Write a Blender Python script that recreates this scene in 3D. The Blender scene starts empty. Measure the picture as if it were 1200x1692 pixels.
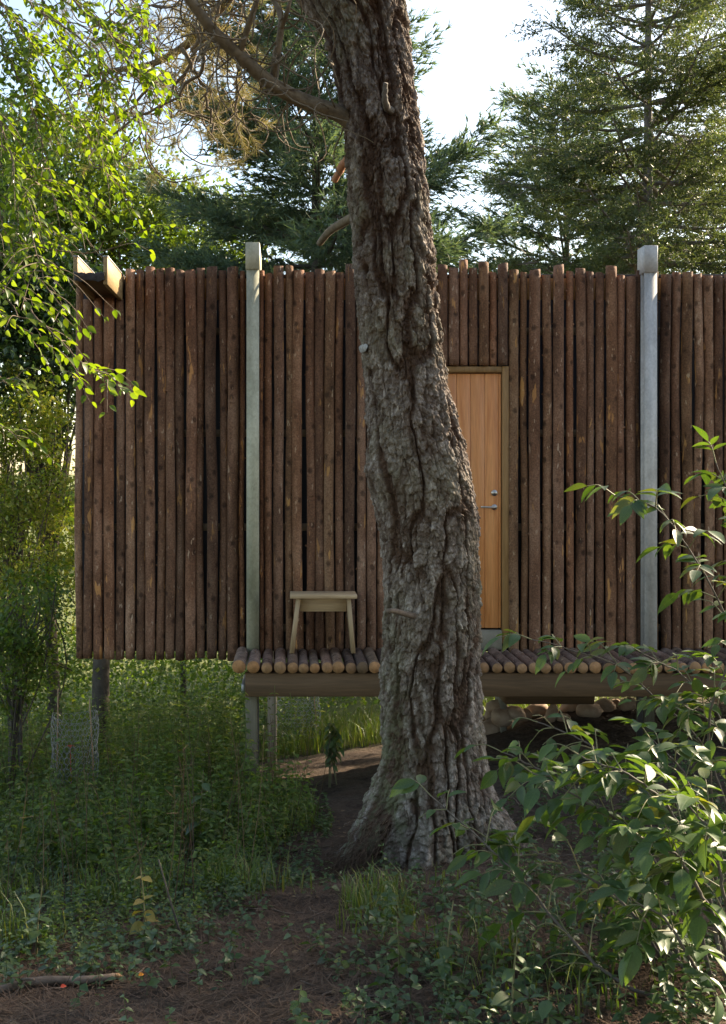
import bpy, math
import numpy as np
from mathutils import Vector, Matrix

SC = bpy.context.scene
COL = SC.collection
rng = np.random.default_rng(7)
R = math.radians

# ------------------------------------------------------------------ camera
CAMZ, FPX, VX, VY = 1.6, 1700.0, 475.0, 780.0      # photograph: 1200 x 1692
cam_d = bpy.data.cameras.new('camera')
cam = bpy.data.objects.new('camera', cam_d); COL.objects.link(cam)
cam.location = (0, 0, CAMZ); cam.rotation_euler = (R(90), 0, 0)
cam_d.sensor_fit = 'VERTICAL'; cam_d.sensor_height = 24.0
cam_d.lens = 24.0 * FPX / 1692.0
cam_d.shift_x = (600 - VX) / 1692.0
cam_d.shift_y = -(846 - VY) / 1692.0
cam_d.clip_start = 0.05; cam_d.clip_end = 3000
SC.camera = cam

# ------------------------------------------------------------------ light
SUN_AZ, SUN_EL = 56.0, 28.5       # azimuth to the right of the view direction
wd = bpy.data.worlds.new('World'); SC.world = wd; wd.use_nodes = True
wn = wd.node_tree.nodes; wl = wd.node_tree.links
wn.clear()
sky = wn.new('ShaderNodeTexSky'); sky.sky_type = 'NISHITA'; sky.sun_disc = False
sky.sun_elevation = R(SUN_EL); sky.sun_rotation = R(SUN_AZ)
sky.air_density = 1.0; sky.dust_density = 1.0; sky.ozone_density = 1.0
bg = wn.new('ShaderNodeBackground'); bg.inputs['Strength'].default_value = 0.125
wo = wn.new('ShaderNodeOutputWorld')
wl.new(sky.outputs[0], bg.inputs[0]); wl.new(bg.outputs[0], wo.inputs[0])
sun_d = bpy.data.lights.new('sun', 'SUN'); sun_d.energy = 4.8; sun_d.angle = R(0.53)
sun_d.color = (1.0, 0.90, 0.76)
sun = bpy.data.objects.new('sun', sun_d); COL.objects.link(sun)
SUNV = Vector((math.sin(R(SUN_AZ)) * math.cos(R(SUN_EL)), math.cos(R(SUN_AZ)) * math.cos(R(SUN_EL)), math.sin(R(SUN_EL))))
sun.rotation_euler = SUNV.to_track_quat('Z', 'Y').to_euler()
sun.location = SUNV * 40
SC.view_settings.view_transform = 'Standard'; SC.view_settings.look = 'None'
SC.view_settings.gamma = 1.0; SC.view_settings.use_curve_mapping = False
SC.view_settings.exposure = 1.82
SC.view_settings.use_white_balance = True; SC.view_settings.white_balance_temperature = 7600
SC.cycles.use_denoising = True
SC.cycles.max_bounces = 6; SC.cycles.diffuse_bounces = 3; SC.cycles.glossy_bounces = 2
SC.cycles.transmission_bounces = 4; SC.cycles.transparent_max_bounces = 4
SC.cycles.sample_clamp_indirect = 6.0

# ------------------------------------------------------------------ helpers
def P(px, py, Y):
    """photo pixel at depth Y -> world point"""
    return np.array([(px - VX) * Y / FPX, Y, CAMZ - (py - VY) * Y / FPX])

def nrm(v):
    v = np.asarray(v, float)
    return v / np.maximum(np.linalg.norm(v, axis=-1, keepdims=True), 1e-9)

def hash2(i, j, s=0):
    h = (i.astype(np.int64) * 374761393 + j.astype(np.int64) * 668265263 + s * 1442695041) & 0xffffffff
    h = ((h ^ (h >> 13)) * 1274126177) & 0xffffffff
    h = h ^ (h >> 16)
    return (h & 0xffffff) / float(0xffffff)

def noise2(x, y, s=0, wrap=None):
    x = np.asarray(x, float); y = np.asarray(y, float)
    x0 = np.floor(x); y0 = np.floor(y)
    fx = x - x0; fy = y - y0
    fx = fx * fx * (3 - 2 * fx); fy = fy * fy * (3 - 2 * fy)
    x1 = x0 + 1
    if wrap:
        x0 = np.mod(x0, wrap); x1 = np.mod(x1, wrap)
    a = hash2(x0, y0, s); b = hash2(x1, y0, s); c = hash2(x0, y0 + 1, s); d = hash2(x1, y0 + 1, s)
    return (a + (b - a) * fx) * (1 - fy) + (c + (d - c) * fx) * fy

def fbm2(x, y, s=0, o=4):
    t = 0; a = 1.0; n = 0
    for k in range(o):
        t = t + a * noise2(x * 2 ** k, y * 2 ** k, s + k * 17); n += a; a *= 0.5
    return t / n

def voro2(x, y, wrap, s=0, jit=0.9):
    """F1, F2 distance and cell value on a cylinder (x wraps at integer wrap)"""
    xi = np.floor(x); yi = np.floor(y)
    f1 = np.full(x.shape, 9.0); f2 = np.full(x.shape, 9.0); cv = np.zeros(x.shape); oy = np.zeros(x.shape)
    for dx in (-1, 0, 1):
        for dy in (-1, 0, 1):
            cx = xi + dx; cy = yi + dy; wx = np.mod(cx, wrap)
            px = cx + 0.5 + jit * (hash2(wx, cy, s) - 0.5); py = cy + 0.5 + jit * (hash2(wx, cy, s + 5) - 0.5)
            d = np.hypot(px - x, py - y)
            v = hash2(wx, cy, s + 9)
            m = d < f1
            f2 = np.where(m, f1, np.minimum(f2, d)); cv = np.where(m, v, cv); oy = np.where(m, y - py, oy); f1 = np.where(m, d, f1)
    return f1, f2, cv, oy

def mesh(name, V, quads=None, tris=None, mats=(), smooth=False, qmat=None, tmat=None):
    V = np.asarray(V, np.float32).reshape(-1, 3)
    quads = np.zeros((0, 4), np.int32) if quads is None else np.asarray(quads, np.int32).reshape(-1, 4)
    tris = np.zeros((0, 3), np.int32) if tris is None else np.asarray(tris, np.int32).reshape(-1, 3)
    me = bpy.data.meshes.new(name)
    me.vertices.add(len(V)); me.vertices.foreach_set('co', V.ravel())
    nl = quads.size + tris.size
    me.loops.add(nl); me.loops.foreach_set('vertex_index', np.concatenate([quads.ravel(), tris.ravel()]))
    n = len(quads) + len(tris)
    ls = np.concatenate([np.arange(len(quads)) * 4, quads.size + np.arange(len(tris)) * 3]).astype(np.int32)
    me.polygons.add(n); me.polygons.foreach_set('loop_start', ls)
    if np.isscalar(smooth) or isinstance(smooth, bool):
        if smooth: me.polygons.foreach_set('use_smooth', np.ones(n, bool))
    for m in mats: me.materials.append(m)
    if qmat is not None or tmat is not None:
        mi = np.concatenate([np.zeros(len(quads), np.int32) if qmat is None else np.asarray(qmat, np.int32),
                             np.zeros(len(tris), np.int32) if tmat is None else np.asarray(tmat, np.int32)])
        me.polygons.foreach_set('material_index', mi)
    me.update(calc_edges=True)
    return me

def obj(name, me, parent=None, loc=None, label=None, cat=None, group=None, kind=None):
    o = bpy.data.objects.new(name, me); COL.objects.link(o)
    if parent is not None: o.parent = parent
    if loc is not None: o.location = Vector([float(c) for c in loc])
    if label: o['label'] = label
    if cat: o['category'] = cat
    if group: o['group'] = group
    if kind: o['kind'] = kind
    return o

def thing(name, label, cat, loc=(0, 0, 0), group=None):
    return obj(name, None, None, loc, label, cat, group)

class G:
    """collects geometry for one mesh"""
    def __init__(s): s.V = []; s.Q = []; s.T = []; s.qm = []; s.tm = []; s.n = 0
    def add(s, V, Q=None, T=None, m=0, mt=None):
        V = np.asarray(V, float).reshape(-1, 3); s.V.append(V)
        if Q is not None and len(Q): s.Q.append(np.asarray(Q, np.int64) + s.n); s.qm.append(np.full(len(Q), m, np.int32))
        if T is not None and len(T): s.T.append(np.asarray(T, np.int64) + s.n); s.tm.append(np.full(len(T), m if mt is None else mt, np.int32))
        s.n += len(V); return s
    def tube(s, path, rad, seg=8, m=0, cap=True, mc=None):
        V, Q, T = tube(path, rad, seg, cap); return s.add(V, Q, T, m, mc)
    def box(s, a, b, m=0, bev=0.0):
        V, Q = boxg(a, b, bev); return s.add(V, Q, None, m)
    def build(s, name, mats, smooth=False, off=None):
        V = np.concatenate(s.V)
        if off is not None: V = V - np.asarray(off, float)
        return mesh(name, V, np.concatenate(s.Q) if s.Q else None, np.concatenate(s.T) if s.T else None, mats, smooth,
                    np.concatenate(s.qm) if s.qm else None, np.concatenate(s.tm) if s.tm else None)

def tube(path, rad, seg=8, cap=True):
    path = np.asarray(path, float); n = len(path)
    rad = np.broadcast_to(np.asarray(rad, float), (n,))
    t = np.gradient(path, axis=0); t = nrm(t)
    ref = np.array([0, 0, 1.0]) if abs(t[0][2]) < 0.9 else np.array([1.0, 0, 0])
    u = nrm(np.cross(t[0], ref)); U = [u]
    for k in range(1, n):
        u = u - t[k] * np.dot(u, t[k]); u = u / max(np.linalg.norm(u), 1e-9); U.append(u)
    U = np.array(U); W = np.cross(t, U)
    a = np.arange(seg) * 2 * math.pi / seg
    V = path[:, None, :] + rad[:, None, None] * (np.cos(a)[None, :, None] * U[:, None, :] + np.sin(a)[None, :, None] * W[:, None, :])
    V = V.reshape(-1, 3)
    i = np.arange(n - 1)[:, None] * seg; j = np.arange(seg)[None, :]; j2 = (j + 1) % seg
    Q = np.stack([i + j, i + j2, i + seg + j2, i + seg + j], -1).reshape(-1, 4)
    T = []
    if cap:
        c0 = len(V); V = np.vstack([V, path[0], path[-1]])
        jj = np.arange(seg); k2 = (jj + 1) % seg; b = (n - 1) * seg
        T = np.vstack([np.stack([k2, jj, np.full(seg, c0)], -1), np.stack([b + jj, b + k2, np.full(seg, c0 + 1)], -1)])
    return V, Q, T

def boxg(a, b, bev=0.0):
    a = np.minimum(a, b); b = np.maximum(np.asarray(a) * 0 + a, b) if False else np.maximum(a, b)
    if bev <= 0:
        x0, y0, z0 = a; x1, y1, z1 = b
        V = [(x0, y0, z0), (x1, y0, z0), (x1, y1, z0), (x0, y1, z0), (x0, y0, z1), (x1, y0, z1), (x1, y1, z1), (x0, y1, z1)]
        return V, [(0, 3, 2, 1), (4, 5, 6, 7), (0, 1, 5, 4), (1, 2, 6, 5), (2, 3, 7, 6), (3, 0, 4, 7)]
    # chamfered along the vertical edges and top/bottom: three stacked octagon rings per end
    def ring(z, ins):
        x0, y0, x1, y1 = a[0] + ins, a[1] + ins, b[0] - ins, b[1] - ins; e = bev
        return [(x0 + e, y0, z), (x1 - e, y0, z), (x1, y0 + e, z), (x1, y1 - e, z), (x1 - e, y1, z), (x0 + e, y1, z), (x0, y1 - e, z), (x0, y0 + e, z)]
    V = ring(a[2], bev) + ring(a[2] + bev, 0) + ring(b[2] - bev, 0) + ring(b[2], bev)
    Q = []
    for k in range(3):
        for j in range(8):
            Q.append((k * 8 + j, k * 8 + (j + 1) % 8, k * 8 + 8 + (j + 1) % 8, k * 8 + 8 + j))
    for k, rev in ((0, True), (24, False)):
        qs = [(k, k + 1, k + 2, k + 3), (k, k + 3, k + 4, k + 7), (k + 4, k + 5, k + 6, k + 7)]
        Q += [q[::-1] if rev else q for q in qs]
    return V, Q

def board(name, a, b, mat, parent, bev=0.003):
    V, Q = boxg(a, b, bev); c = (np.asarray(a, float) + b) / 2
    return obj(name, mesh(name, np.asarray(V) - c, Q, None, [mat]), parent, c)

def spline(pts, n):
    """Catmull-Rom through control points (any columns)"""
    p = np.asarray(pts, float); p = np.vstack([2 * p[0] - p[1], p, 2 * p[-1] - p[-2]])
    m = len(p) - 3; t = np.linspace(0, m - 1e-6, n); k = t.astype(int); f = (t - k)[:, None]
    a, b, c, d = p[k], p[k + 1], p[k + 2], p[k + 3]
    return 0.5 * (2 * b + (c - a) * f + (2 * a - 5 * b + 4 * c - d) * f * f + (3 * b - a - 3 * c + d) * f ** 3)

def frames(d, up):
    y = nrm(d); x = nrm(np.cross(y, up)); z = np.cross(x, y)
    return np.stack([x, y, z], -1)          # columns

def scatter(tmpl, Rm, T, S):
    """joined copies of a template (V, Q, T)"""
    V, Q, Tr = tmpl; V = np.asarray(V, float); N = len(T)
    S = np.broadcast_to(np.asarray(S, float), (N,))
    W = np.einsum('nij,vj->nvi', Rm, V) * S[:, None, None] + T[:, None, :]
    off = (np.arange(N) * len(V))[:, None, None]
    q = (np.asarray(Q, np.int64)[None] + off).reshape(-1, 4) if len(Q) else np.zeros((0, 4), np.int64)
    t = (np.asarray(Tr, np.int64)[None] + off).reshape(-1, 3) if len(Tr) else np.zeros((0, 3), np.int64)
    return W.reshape(-1, 3), q, t

def rdir(n, zlo=-1.0, zhi=1.0):
    z = rng.uniform(zlo, zhi, n); a = rng.uniform(0, 2 * math.pi, n); r = np.sqrt(np.maximum(0, 1 - z * z))
    return np.stack([r * np.cos(a), r * np.sin(a), z], -1)

# ---- leaf templates (length along +Y, one unit long)
def leaf_fine(w=0.27, fold=0.10, droop=0.18, teeth=0.0):
    ys = np.array([0, .16, .36, .58, .8, 1.0]); ws = np.array([0, .72, 1.0, .86, .48, 0]) * w
    zc = -droop * ys ** 2
    V = []; 
    for y, z in zip(ys, zc): V.append((0, y, z))
    for s in (-1, 1):
        for k in range(1, 5): V.append((s * ws[k], ys[k] + 0.02, zc[k] + fold * ws[k] / w))
    T = []; Q = []
    L = lambda k: 5 + k; Rr = lambda k: 9 + k
    T += [(0, 1, L(1)), (0, Rr(1), 1), (4, 5, L(4)), (4, Rr(4), 5)]
    for k in range(1, 4):
        Q += [(k, k + 1, L(k + 1), L(k)), (k, Rr(k), Rr(k + 1), k + 1)]
    return V, Q, T
def leaf_mid(w=0.28, fold=0.10, droop=0.15):
    V = [(0, 0, 0), (0, .45, -droop * .2), (0, 1, -droop), (-w, .4, fold), (w, .4, fold), (-w * .6, .72, fold * .3), (w * .6, .72, fold * .3)]
    return V, [], [(0, 1, 3), (0, 4, 1), (3, 1, 5), (1, 4, 6), (5, 1, 2), (1, 6, 2)]
def leaf_low(w=0.3, fold=0.12):
    return [(0, 0, 0), (-w, .45, fold), (0, 1, 0), (w, .45, fold)], [], [(0, 2, 1), (0, 3, 2)]

# ------------------------------------------------------------------ materials
def mat(name):
    m = bpy.data.materials.new(name); m.use_nodes = True
    nt = m.node_tree; nt.nodes.clear()
    out = nt.nodes.new('ShaderNodeOutputMaterial'); b = nt.nodes.new('ShaderNodeBsdfPrincipled')
    nt.links.new(b.outputs[0], out.inputs[0])
    return m, nt, b, out
def nd(nt, t, **kw):
    n = nt.nodes.new(t)
    for k, v in kw.items():
        if k in n.inputs: n.inputs[k].default_value = v
        else: setattr(n, k, v)
    return n
def coords(nt, scale=(1, 1, 1), rand=True):
    tc = nd(nt, 'ShaderNodeTexCoord'); mp = nd(nt, 'ShaderNodeMapping'); mp.inputs['Scale'].default_value = scale
    src = tc.outputs['Object']
    if rand:
        oi = nd(nt, 'ShaderNodeObjectInfo'); ml = nd(nt, 'ShaderNodeMath', operation='MULTIPLY'); ml.inputs[1].default_value = 37.0
        nt.links.new(oi.outputs['Random'], ml.inputs[0])
        va = nd(nt, 'ShaderNodeVectorMath', operation='ADD'); nt.links.new(src, va.inputs[0]); nt.links.new(ml.outputs[0], va.inputs[1]); src = va.outputs[0]
    nt.links.new(src, mp.inputs['Vector'])
    return mp.outputs[0]
def noise(nt, vec, scale, detail=4, rough=0.55, dist=0.0):
    n = nd(nt, 'ShaderNodeTexNoise'); n.inputs['Scale'].default_value = scale; n.inputs['Detail'].default_value = detail
    n.inputs['Roughness'].default_value = rough; n.inputs['Distortion'].default_value = dist
    if vec is not None: nt.links.new(vec, n.inputs['Vector'])
    return n.outputs['Fac']
def ramp(nt, fac, stops):
    r = nd(nt, 'ShaderNodeValToRGB'); e = r.color_ramp.elements
    while len(e) < len(stops): e.new(0.5)
    for k, (p, c) in enumerate(stops):
        e[k].position = p; e[k].color = (c[0], c[1], c[2], 1) if hasattr(c, '__len__') else (c, c, c, 1)
    nt.links.new(fac, r.inputs[0]); return r.outputs[0]
def mix(nt, fac, a, b, mode='MIX'):
    m = nd(nt, 'ShaderNodeMix', data_type='RGBA', blend_type=mode)
    for s, v in ((m.inputs[0], fac), (m.inputs[6], a), (m.inputs[7], b)):
        if hasattr(v, 'links') or hasattr(v, 'is_linked'): nt.links.new(v, s)
        elif hasattr(v, '__len__'): s.default_value = (*v, 1)
        else: s.default_value = v
    return m.outputs[2]
def bump(nt, b, h, strength=0.5, dist=0.01, prev=None):
    n = nd(nt, 'ShaderNodeBump'); n.inputs['Strength'].default_value = strength; n.inputs['Distance'].default_value = dist
    nt.links.new(h, n.inputs['Height'])
    if prev: nt.links.new(prev, n.inputs['Normal'])
    nt.links.new(n.outputs[0], b.inputs['Normal']); return n.outputs[0]
def addv(nt, a, b, op='ADD'):
    n = nd(nt, 'ShaderNodeMath', operation=op)
    for s, v in ((n.inputs[0], a), (n.inputs[1], b)):
        if hasattr(v, 'is_linked'): nt.links.new(v, s)
        else: s.default_value = v
    return n.outputs[0]

def leaf_mat(name, cols, trans=0.45, tcol=(1.5, 1.7, .5), rough=0.42, spec=0.5, veins=False):
    m, nt, b, out = mat(name)
    ge = nd(nt, 'ShaderNodeNewGeometry'); oi = nd(nt, 'ShaderNodeObjectInfo')
    f = addv(nt, addv(nt, ge.outputs['Random Per Island'], oi.outputs['Random']), 1.0, 'MODULO')
    n = len(cols)
    c = ramp(nt, f, [(k / max(n - 1, 1), cols[k]) for k in range(n)])
    vn = noise(nt, coords(nt, (1, 1, 1)), 25, 2)
    c = mix(nt, 0.35, c, ramp(nt, vn, [(.3, .55), (.7, 1.3)]), 'MULTIPLY')
    if veins:                                   # leaf-local coordinates: midrib along y, side veins slanting off it
        tc = nd(nt, 'ShaderNodeTexCoord'); sx_ = nd(nt, 'ShaderNodeSeparateXYZ'); nt.links.new(tc.outputs['Object'], sx_.inputs[0])
        ax_ = addv(nt, sx_.outputs['X'], 0.0, 'ABSOLUTE')
        wv = addv(nt, addv(nt, addv(nt, sx_.outputs['Y'], addv(nt, ax_, .9, 'MULTIPLY'), 'SUBTRACT'), 58.0, 'MULTIPLY'), 0.0, 'SINE')
        sv = ramp(nt, addv(nt, addv(nt, wv, .5, 'MULTIPLY'), .5), [(.86, 0.0), (1.0, .55)])
        mr = ramp(nt, ax_, [(.006, 1.0), (.018, 0.0)])
        vm = addv(nt, sv, mr, 'MAXIMUM')
        c = mix(nt, addv(nt, vm, .18, 'MULTIPLY'), c, (.14, .21, .07))
        sp_ = noise(nt, coords(nt, (1, 1, 1)), 9, 3)
        c = mix(nt, ramp(nt, sp_, [(.69, 0.0), (.72, .7)]), c, (.16, .11, .04))
        bump(nt, b, addv(nt, 1.0, vm, 'SUBTRACT'), .15, .003)
    nt.links.new(c, b.inputs['Base Color']); b.inputs['Roughness'].default_value = rough
    b.inputs['Specular IOR Level'].default_value = spec
    tr = nd(nt, 'ShaderNodeBsdfTranslucent')
    nt.links.new(mix(nt, 1.0, c, tcol, 'MULTIPLY'), tr.inputs['Color'])
    mx = nd(nt, 'ShaderNodeMixShader'); mx.inputs[0].default_value = trans
    nt.links.new(b.outputs[0], mx.inputs[1]); nt.links.new(tr.outputs[0], mx.inputs[2]); nt.links.new(mx.outputs[0], out.inputs[0])
    return m

def wood_mat(name, c1, c2, axis='Z', rough=0.6, gs=1.0, spec=0.3):
    m, nt, b, out = mat(name)
    s = {'Z': (9, 9, .7), 'X': (.7, 9, 9), 'Y': (9, .7, 9)}[axis]
    v = coords(nt, tuple(k * gs for k in s))
    g = noise(nt, v, 2.2, 5, .6, .9)
    fine = noise(nt, coords(nt, tuple(k * gs * 6 for k in s)), 2, 2)
    c = ramp(nt, g, [(.3, c1), (.72, c2)])
    c = mix(nt, .3, c, ramp(nt, fine, [(.3, .6), (.7, 1.25)]), 'MULTIPLY')
    oi = nd(nt, 'ShaderNodeObjectInfo')
    c = mix(nt, 1.0, c, ramp(nt, oi.outputs['Random'], [(0, .84), (1, 1.14)]), 'MULTIPLY')
    nt.links.new(c, b.inputs['Base Color']); b.inputs['Roughness'].default_value = rough; b.inputs['Specular IOR Level'].default_value = spec
    bump(nt, b, fine, .15, .003)
    return m

def log_bark(name, dark, mid, light, peel, peel_amt=.66, rings=False):
    m, nt, b, out = mat(name)
    v1 = coords(nt, (1, 1, .35)); v2 = coords(nt, (1, 1, 1)); v3 = coords(nt, (1, 1, .2))
    big = noise(nt, v1, 5, 5, .65); fine = noise(nt, v2, 70, 4, .7); 
    c = ramp(nt, big, [(.28, dark), (.5, mid), (.74, light)])
    c = mix(nt, .75, c, ramp(nt, fine, [(.3, .45), (.5, 1.0), (.72, 1.7)]), 'MULTIPLY')
    # knots
    kv = nd(nt, 'ShaderNodeTexVoronoi'); kv.inputs['Scale'].default_value = 10; nt.links.new(coords(nt, (1, 1, .8)), kv.inputs['Vector'])
    kn = ramp(nt, kv.outputs['Distance'], [(.14, 0.0), (.26, 1.0)])
    c = mix(nt, .8, c, ramp(nt, kv.outputs['Distance'], [(.12, .28), (.27, 1.0)]), 'MULTIPLY')
    # peeled strips and pale nicks
    pn = noise(nt, v3, 17, 3, .6, .3)
    pm = ramp(nt, pn, [(peel_amt, 0.0), (peel_amt + .03, 1.0)])
    c = mix(nt, pm, c, mix(nt, fine, peel, tuple(k * .55 for k in peel)))
    n2 = noise(nt, coords(nt, (1, 1, .35)), 42, 2, .5)
    c = mix(nt, ramp(nt, n2, [(.66, 0.0), (.71, .85)]), c, (.40, .31, .24))
    oi = nd(nt, 'ShaderNodeObjectInfo')
    c = mix(nt, 1.0, c, ramp(nt, oi.outputs['Random'], [(0, (.55, .53, .52)), (.2, (.85, .74, .66)), (.4, (1.05, 1.02, 1.0)), (.6, (1.22, .98, .84)), (.8, (.9, .86, .72)), (1, (1.5, 1.42, 1.35))]), 'MULTIPLY')
    nt.links.new(c, b.inputs['Base Color']); b.inputs['Roughness'].default_value = .85; b.inputs['Specular IOR Level'].default_value = .2
    p = bump(nt, b, fine, .8, .006); p = bump(nt, b, kn, .5, .006, p); bump(nt, b, big, .5, .02, p)
    return m

def end_grain(name, c1, c2):
    m, nt, b, out = mat(name)
    tc = coords(nt, (1, 1, 1), False)
    w = nd(nt, 'ShaderNodeTexWave', wave_type='RINGS', rings_direction='Y'); w.inputs['Scale'].default_value = 60; w.inputs['Distortion'].default_value = 1.2
    nt.links.new(tc, w.inputs['Vector'])
    c = mix(nt, w.outputs['Fac'], c1, c2)
    c = mix(nt, .6, c, ramp(nt, noise(nt, coords(nt), 30, 4), [(.3, .5), (.7, 1.3)]), 'MULTIPLY')
    oi = nd(nt, 'ShaderNodeObjectInfo')
    c = mix(nt, 1.0, c, ramp(nt, oi.outputs['Random'], [(0, (.35, .38, .4)), (.12, (.8, .75, .7)), (.5, (1, 1, 1)), (1, (1.25, 1.1, .95))]), 'MULTIPLY')
    nt.links.new(c, b.inputs['Base Color']); b.inputs['Roughness'].default_value = .8
    return m

def plain(name, c1, c2=None, scale=8, rough=.7, metal=0.0, spec=.3, bmp=.2, bd=.005, rand=True):
    m, nt, b, out = mat(name); c2 = c2 or c1
    n = noise(nt, coords(nt, (1, 1, 1), rand), scale, 5, .6)
    c = ramp(nt, n, [(.3, c1), (.7, c2)])
    nt.links.new(c, b.inputs['Base Color']); b.inputs['Roughness'].default_value = rough; b.inputs['Metallic'].default_value = metal; b.inputs['Specular IOR Level'].default_value = spec
    if bmp: bump(nt, b, n, bmp, bd)
    return m
# ------------------------------------------------------------------ material library
M = {}
M['log'] = log_bark('log_bark', (.072, .040, .026), (.182, .103, .068), (.30, .195, .14), (.54, .30, .13), .645)
M['decklog'] = log_bark('deck_log_bark', (.075, .052, .042), (.15, .105, .085), (.24, .185, .16), (.36, .22, .13), .72)
M['end'] = end_grain('cut_log_end', (.24, .12, .05), (.42, .24, .115))
M['endweather'] = end_grain('weathered_log_end', (.16, .10, .07), (.24, .16, .12))
M['membrane'] = plain('black_membrane', (.012, .012, .016), (.02, .02, .026), rough=.6)
M['batten'] = wood_mat('batten_wood', (.10, .07, .045), (.17, .12, .08), 'X')
M['ply'] = wood_mat('fascia_plywood', (.40, .19, .07), (.55, .29, .12), 'X')
M['door'] = wood_mat('door_larch', (.52, .185, .055), (.72, .33, .13), 'Z', .45, .8, .4)
M['frame'] = wood_mat('door_frame_wood', (.22, .125, .05), (.32, .19, .08), 'Z')
M['beam'] = wood_mat('deck_beam_wood', (.105, .062, .033), (.20, .118, .064), 'X', .7, .7)
M['spout'] = wood_mat('spout_board_wood', (.26, .17, .075), (.40, .28, .14), 'Y')
M['stool'] = wood_mat('stool_oak', (.38, .255, .145), (.53, .39, .24), 'X', .5, 1.3)
M['stoolleg'] = wood_mat('stool_leg_oak', (.34, .23, .13), (.47, .345, .21), 'Z', .5, 1.3)
M['felt'] = plain('roofing_felt', (.035, .033, .035), (.07, .065, .068), 40, .85, bmp=.5)
M['flash'] = plain('zinc_flashing', (.30, .31, .32), (.42, .43, .44), 20, .5, .6)
M['concrete'] = plain('concrete', (.15, .135, .105), (.22, .20, .16), 14, .85)
M['steel_handle'] = plain('brushed_steel', (.42, .40, .37), (.52, .50, .46), 60, .35, 1.0, .5, .05)
M['shade_steel'] = plain('shaded_side_steel', (.05, .045, .045), (.10, .09, .085), 18, .6, .4)
def galvanised(name, base, dark):
    m, nt, b, out = mat(name)
    v = nd(nt, 'ShaderNodeTexVoronoi'); v.inputs['Scale'].default_value = 75; nt.links.new(coords(nt, (1, 1, .7)), v.inputs['Vector'])
    n = noise(nt, coords(nt, (1, 1, .5)), 6, 6, .65)
    c = ramp(nt, n, [(.34, dark), (.55, base), (.8, tuple(min(1, k * 1.18) for k in base))])
    sp = nd(nt, 'ShaderNodeSeparateColor'); nt.links.new(v.outputs['Color'], sp.inputs[0])
    c = mix(nt, .35, c, ramp(nt, sp.outputs[0], [(0, .72), (1, 1.25)]), 'MULTIPLY')
    nt.links.new(c, b.inputs['Base Color']); b.inputs['Metallic'].default_value = .12; b.inputs['Roughness'].default_value = .55
    return m
M['galv_green'] = galvanised('galvanised_steel_with_algae', (.41, .405, .305), (.28, .28, .20))
M['galv'] = galvanised('galvanised_steel', (.45, .445, .43), (.34, .338, .33))
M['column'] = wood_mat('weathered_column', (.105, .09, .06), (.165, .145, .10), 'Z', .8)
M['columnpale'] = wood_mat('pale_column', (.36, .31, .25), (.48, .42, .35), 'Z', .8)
M['stone'] = plain('field_stone', (.26, .165, .105), (.44, .32, .23), 9, .85, bmp=.6, bd=.02)
M['cane'] = wood_mat('bamboo_cane', (.36, .22, .13), (.5, .34, .22), 'Z')
M['wire'] = plain('galvanised_wire', (.28, .29, .31), (.40, .41, .43), 30, .5, .5)
M['red'] = plain('red_leaf', (.55, .06, .03), (.65, .10, .04))
M['barkdark'] = plain('dark_tree_bark', (.055, .045, .035), (.12, .10, .08), 14, .9, bmp=.8, bd=.03)
M['barkgrey'] = plain('grey_tree_bark', (.11, .095, .08), (.20, .175, .15), 14, .9, bmp=.8, bd=.02)
M['branch'] = plain('pine_branch_bark', (.115, .087, .058), (.24, .19, .13), 22, .85, bmp=.8, bd=.012)
M['twig'] = plain('twig_bark', (.12, .085, .06), (.22, .17, .12), 30, .8)
M['twigred'] = plain('reddish_bare_wood', (.36, .16, .09), (.50, .27, .17), 20, .8, bmp=.5)
M['stem'] = plain('green_brown_stem', (.14, .13, .06), (.22, .21, .11), 25, .6)
M['stemgrey'] = plain('grey_shrub_stem', (.075, .06, .05), (.14, .115, .095), 25, .7)
M['deadwood'] = plain('dead_branch_bark', (.10, .07, .05), (.20, .15, .115), 25, .85, bmp=.6)
# foliage
M['leaf_back'] = leaf_mat('bright_broad_leaf', [(.045, .085, .014), (.075, .13, .018), (.125, .175, .022), (.06, .105, .016)], .58, (2.1, 2.0, .6))
M['leaf_mid'] = leaf_mat('tree_leaf', [(.05, .085, .02), (.07, .115, .024), (.11, .145, .03), (.05, .08, .024)], .5, (2.0, 2.0, .7))
M['leaf_dark'] = leaf_mat('dark_tree_leaf', [(.025, .05, .022), (.035, .065, .025), (.05, .085, .028)], .35, (1.6, 1.8, .7), .35)
M['leaf_lime'] = leaf_mat('lime_shrub_leaf', [(.10, .16, .028), (.16, .22, .038), (.22, .26, .06), (.26, .24, .09)], .5, (1.8, 1.7, .7))
M['leaf_elder'] = leaf_mat('shrub_leaf', [(.042, .085, .03), (.055, .105, .034), (.08, .135, .04), (.05, .09, .04)], .36, (2.3, 2.2, .5), .44, .45)
M['leaf_elder_v'] = leaf_mat('veined_shrub_leaf', [(.042, .085, .03), (.055, .105, .034), (.08, .135, .04), (.05, .09, .04), (.13, .14, .04)], .36, (2.3, 2.2, .5), .44, .45, True)
M['leaf_herb'] = leaf_mat('herb_leaf', [(.06, .11, .026), (.095, .155, .034), (.13, .185, .042), (.075, .12, .038), (.20, .20, .06)], .45, (1.9, 1.9, .6), .5)
M['leaf_fresh'] = leaf_mat('fresh_herb_leaf', [(.055, .105, .026), (.085, .145, .032), (.125, .185, .042), (.07, .115, .034), (.17, .18, .055)], .47, (1.9, 1.9, .6), .5)
M['leaf_low'] = leaf_mat('ground_plant_leaf', [(.04, .075, .028), (.055, .10, .034), (.075, .12, .036), (.05, .085, .036)], .3, (1.8, 1.9, .6), .42)
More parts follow.
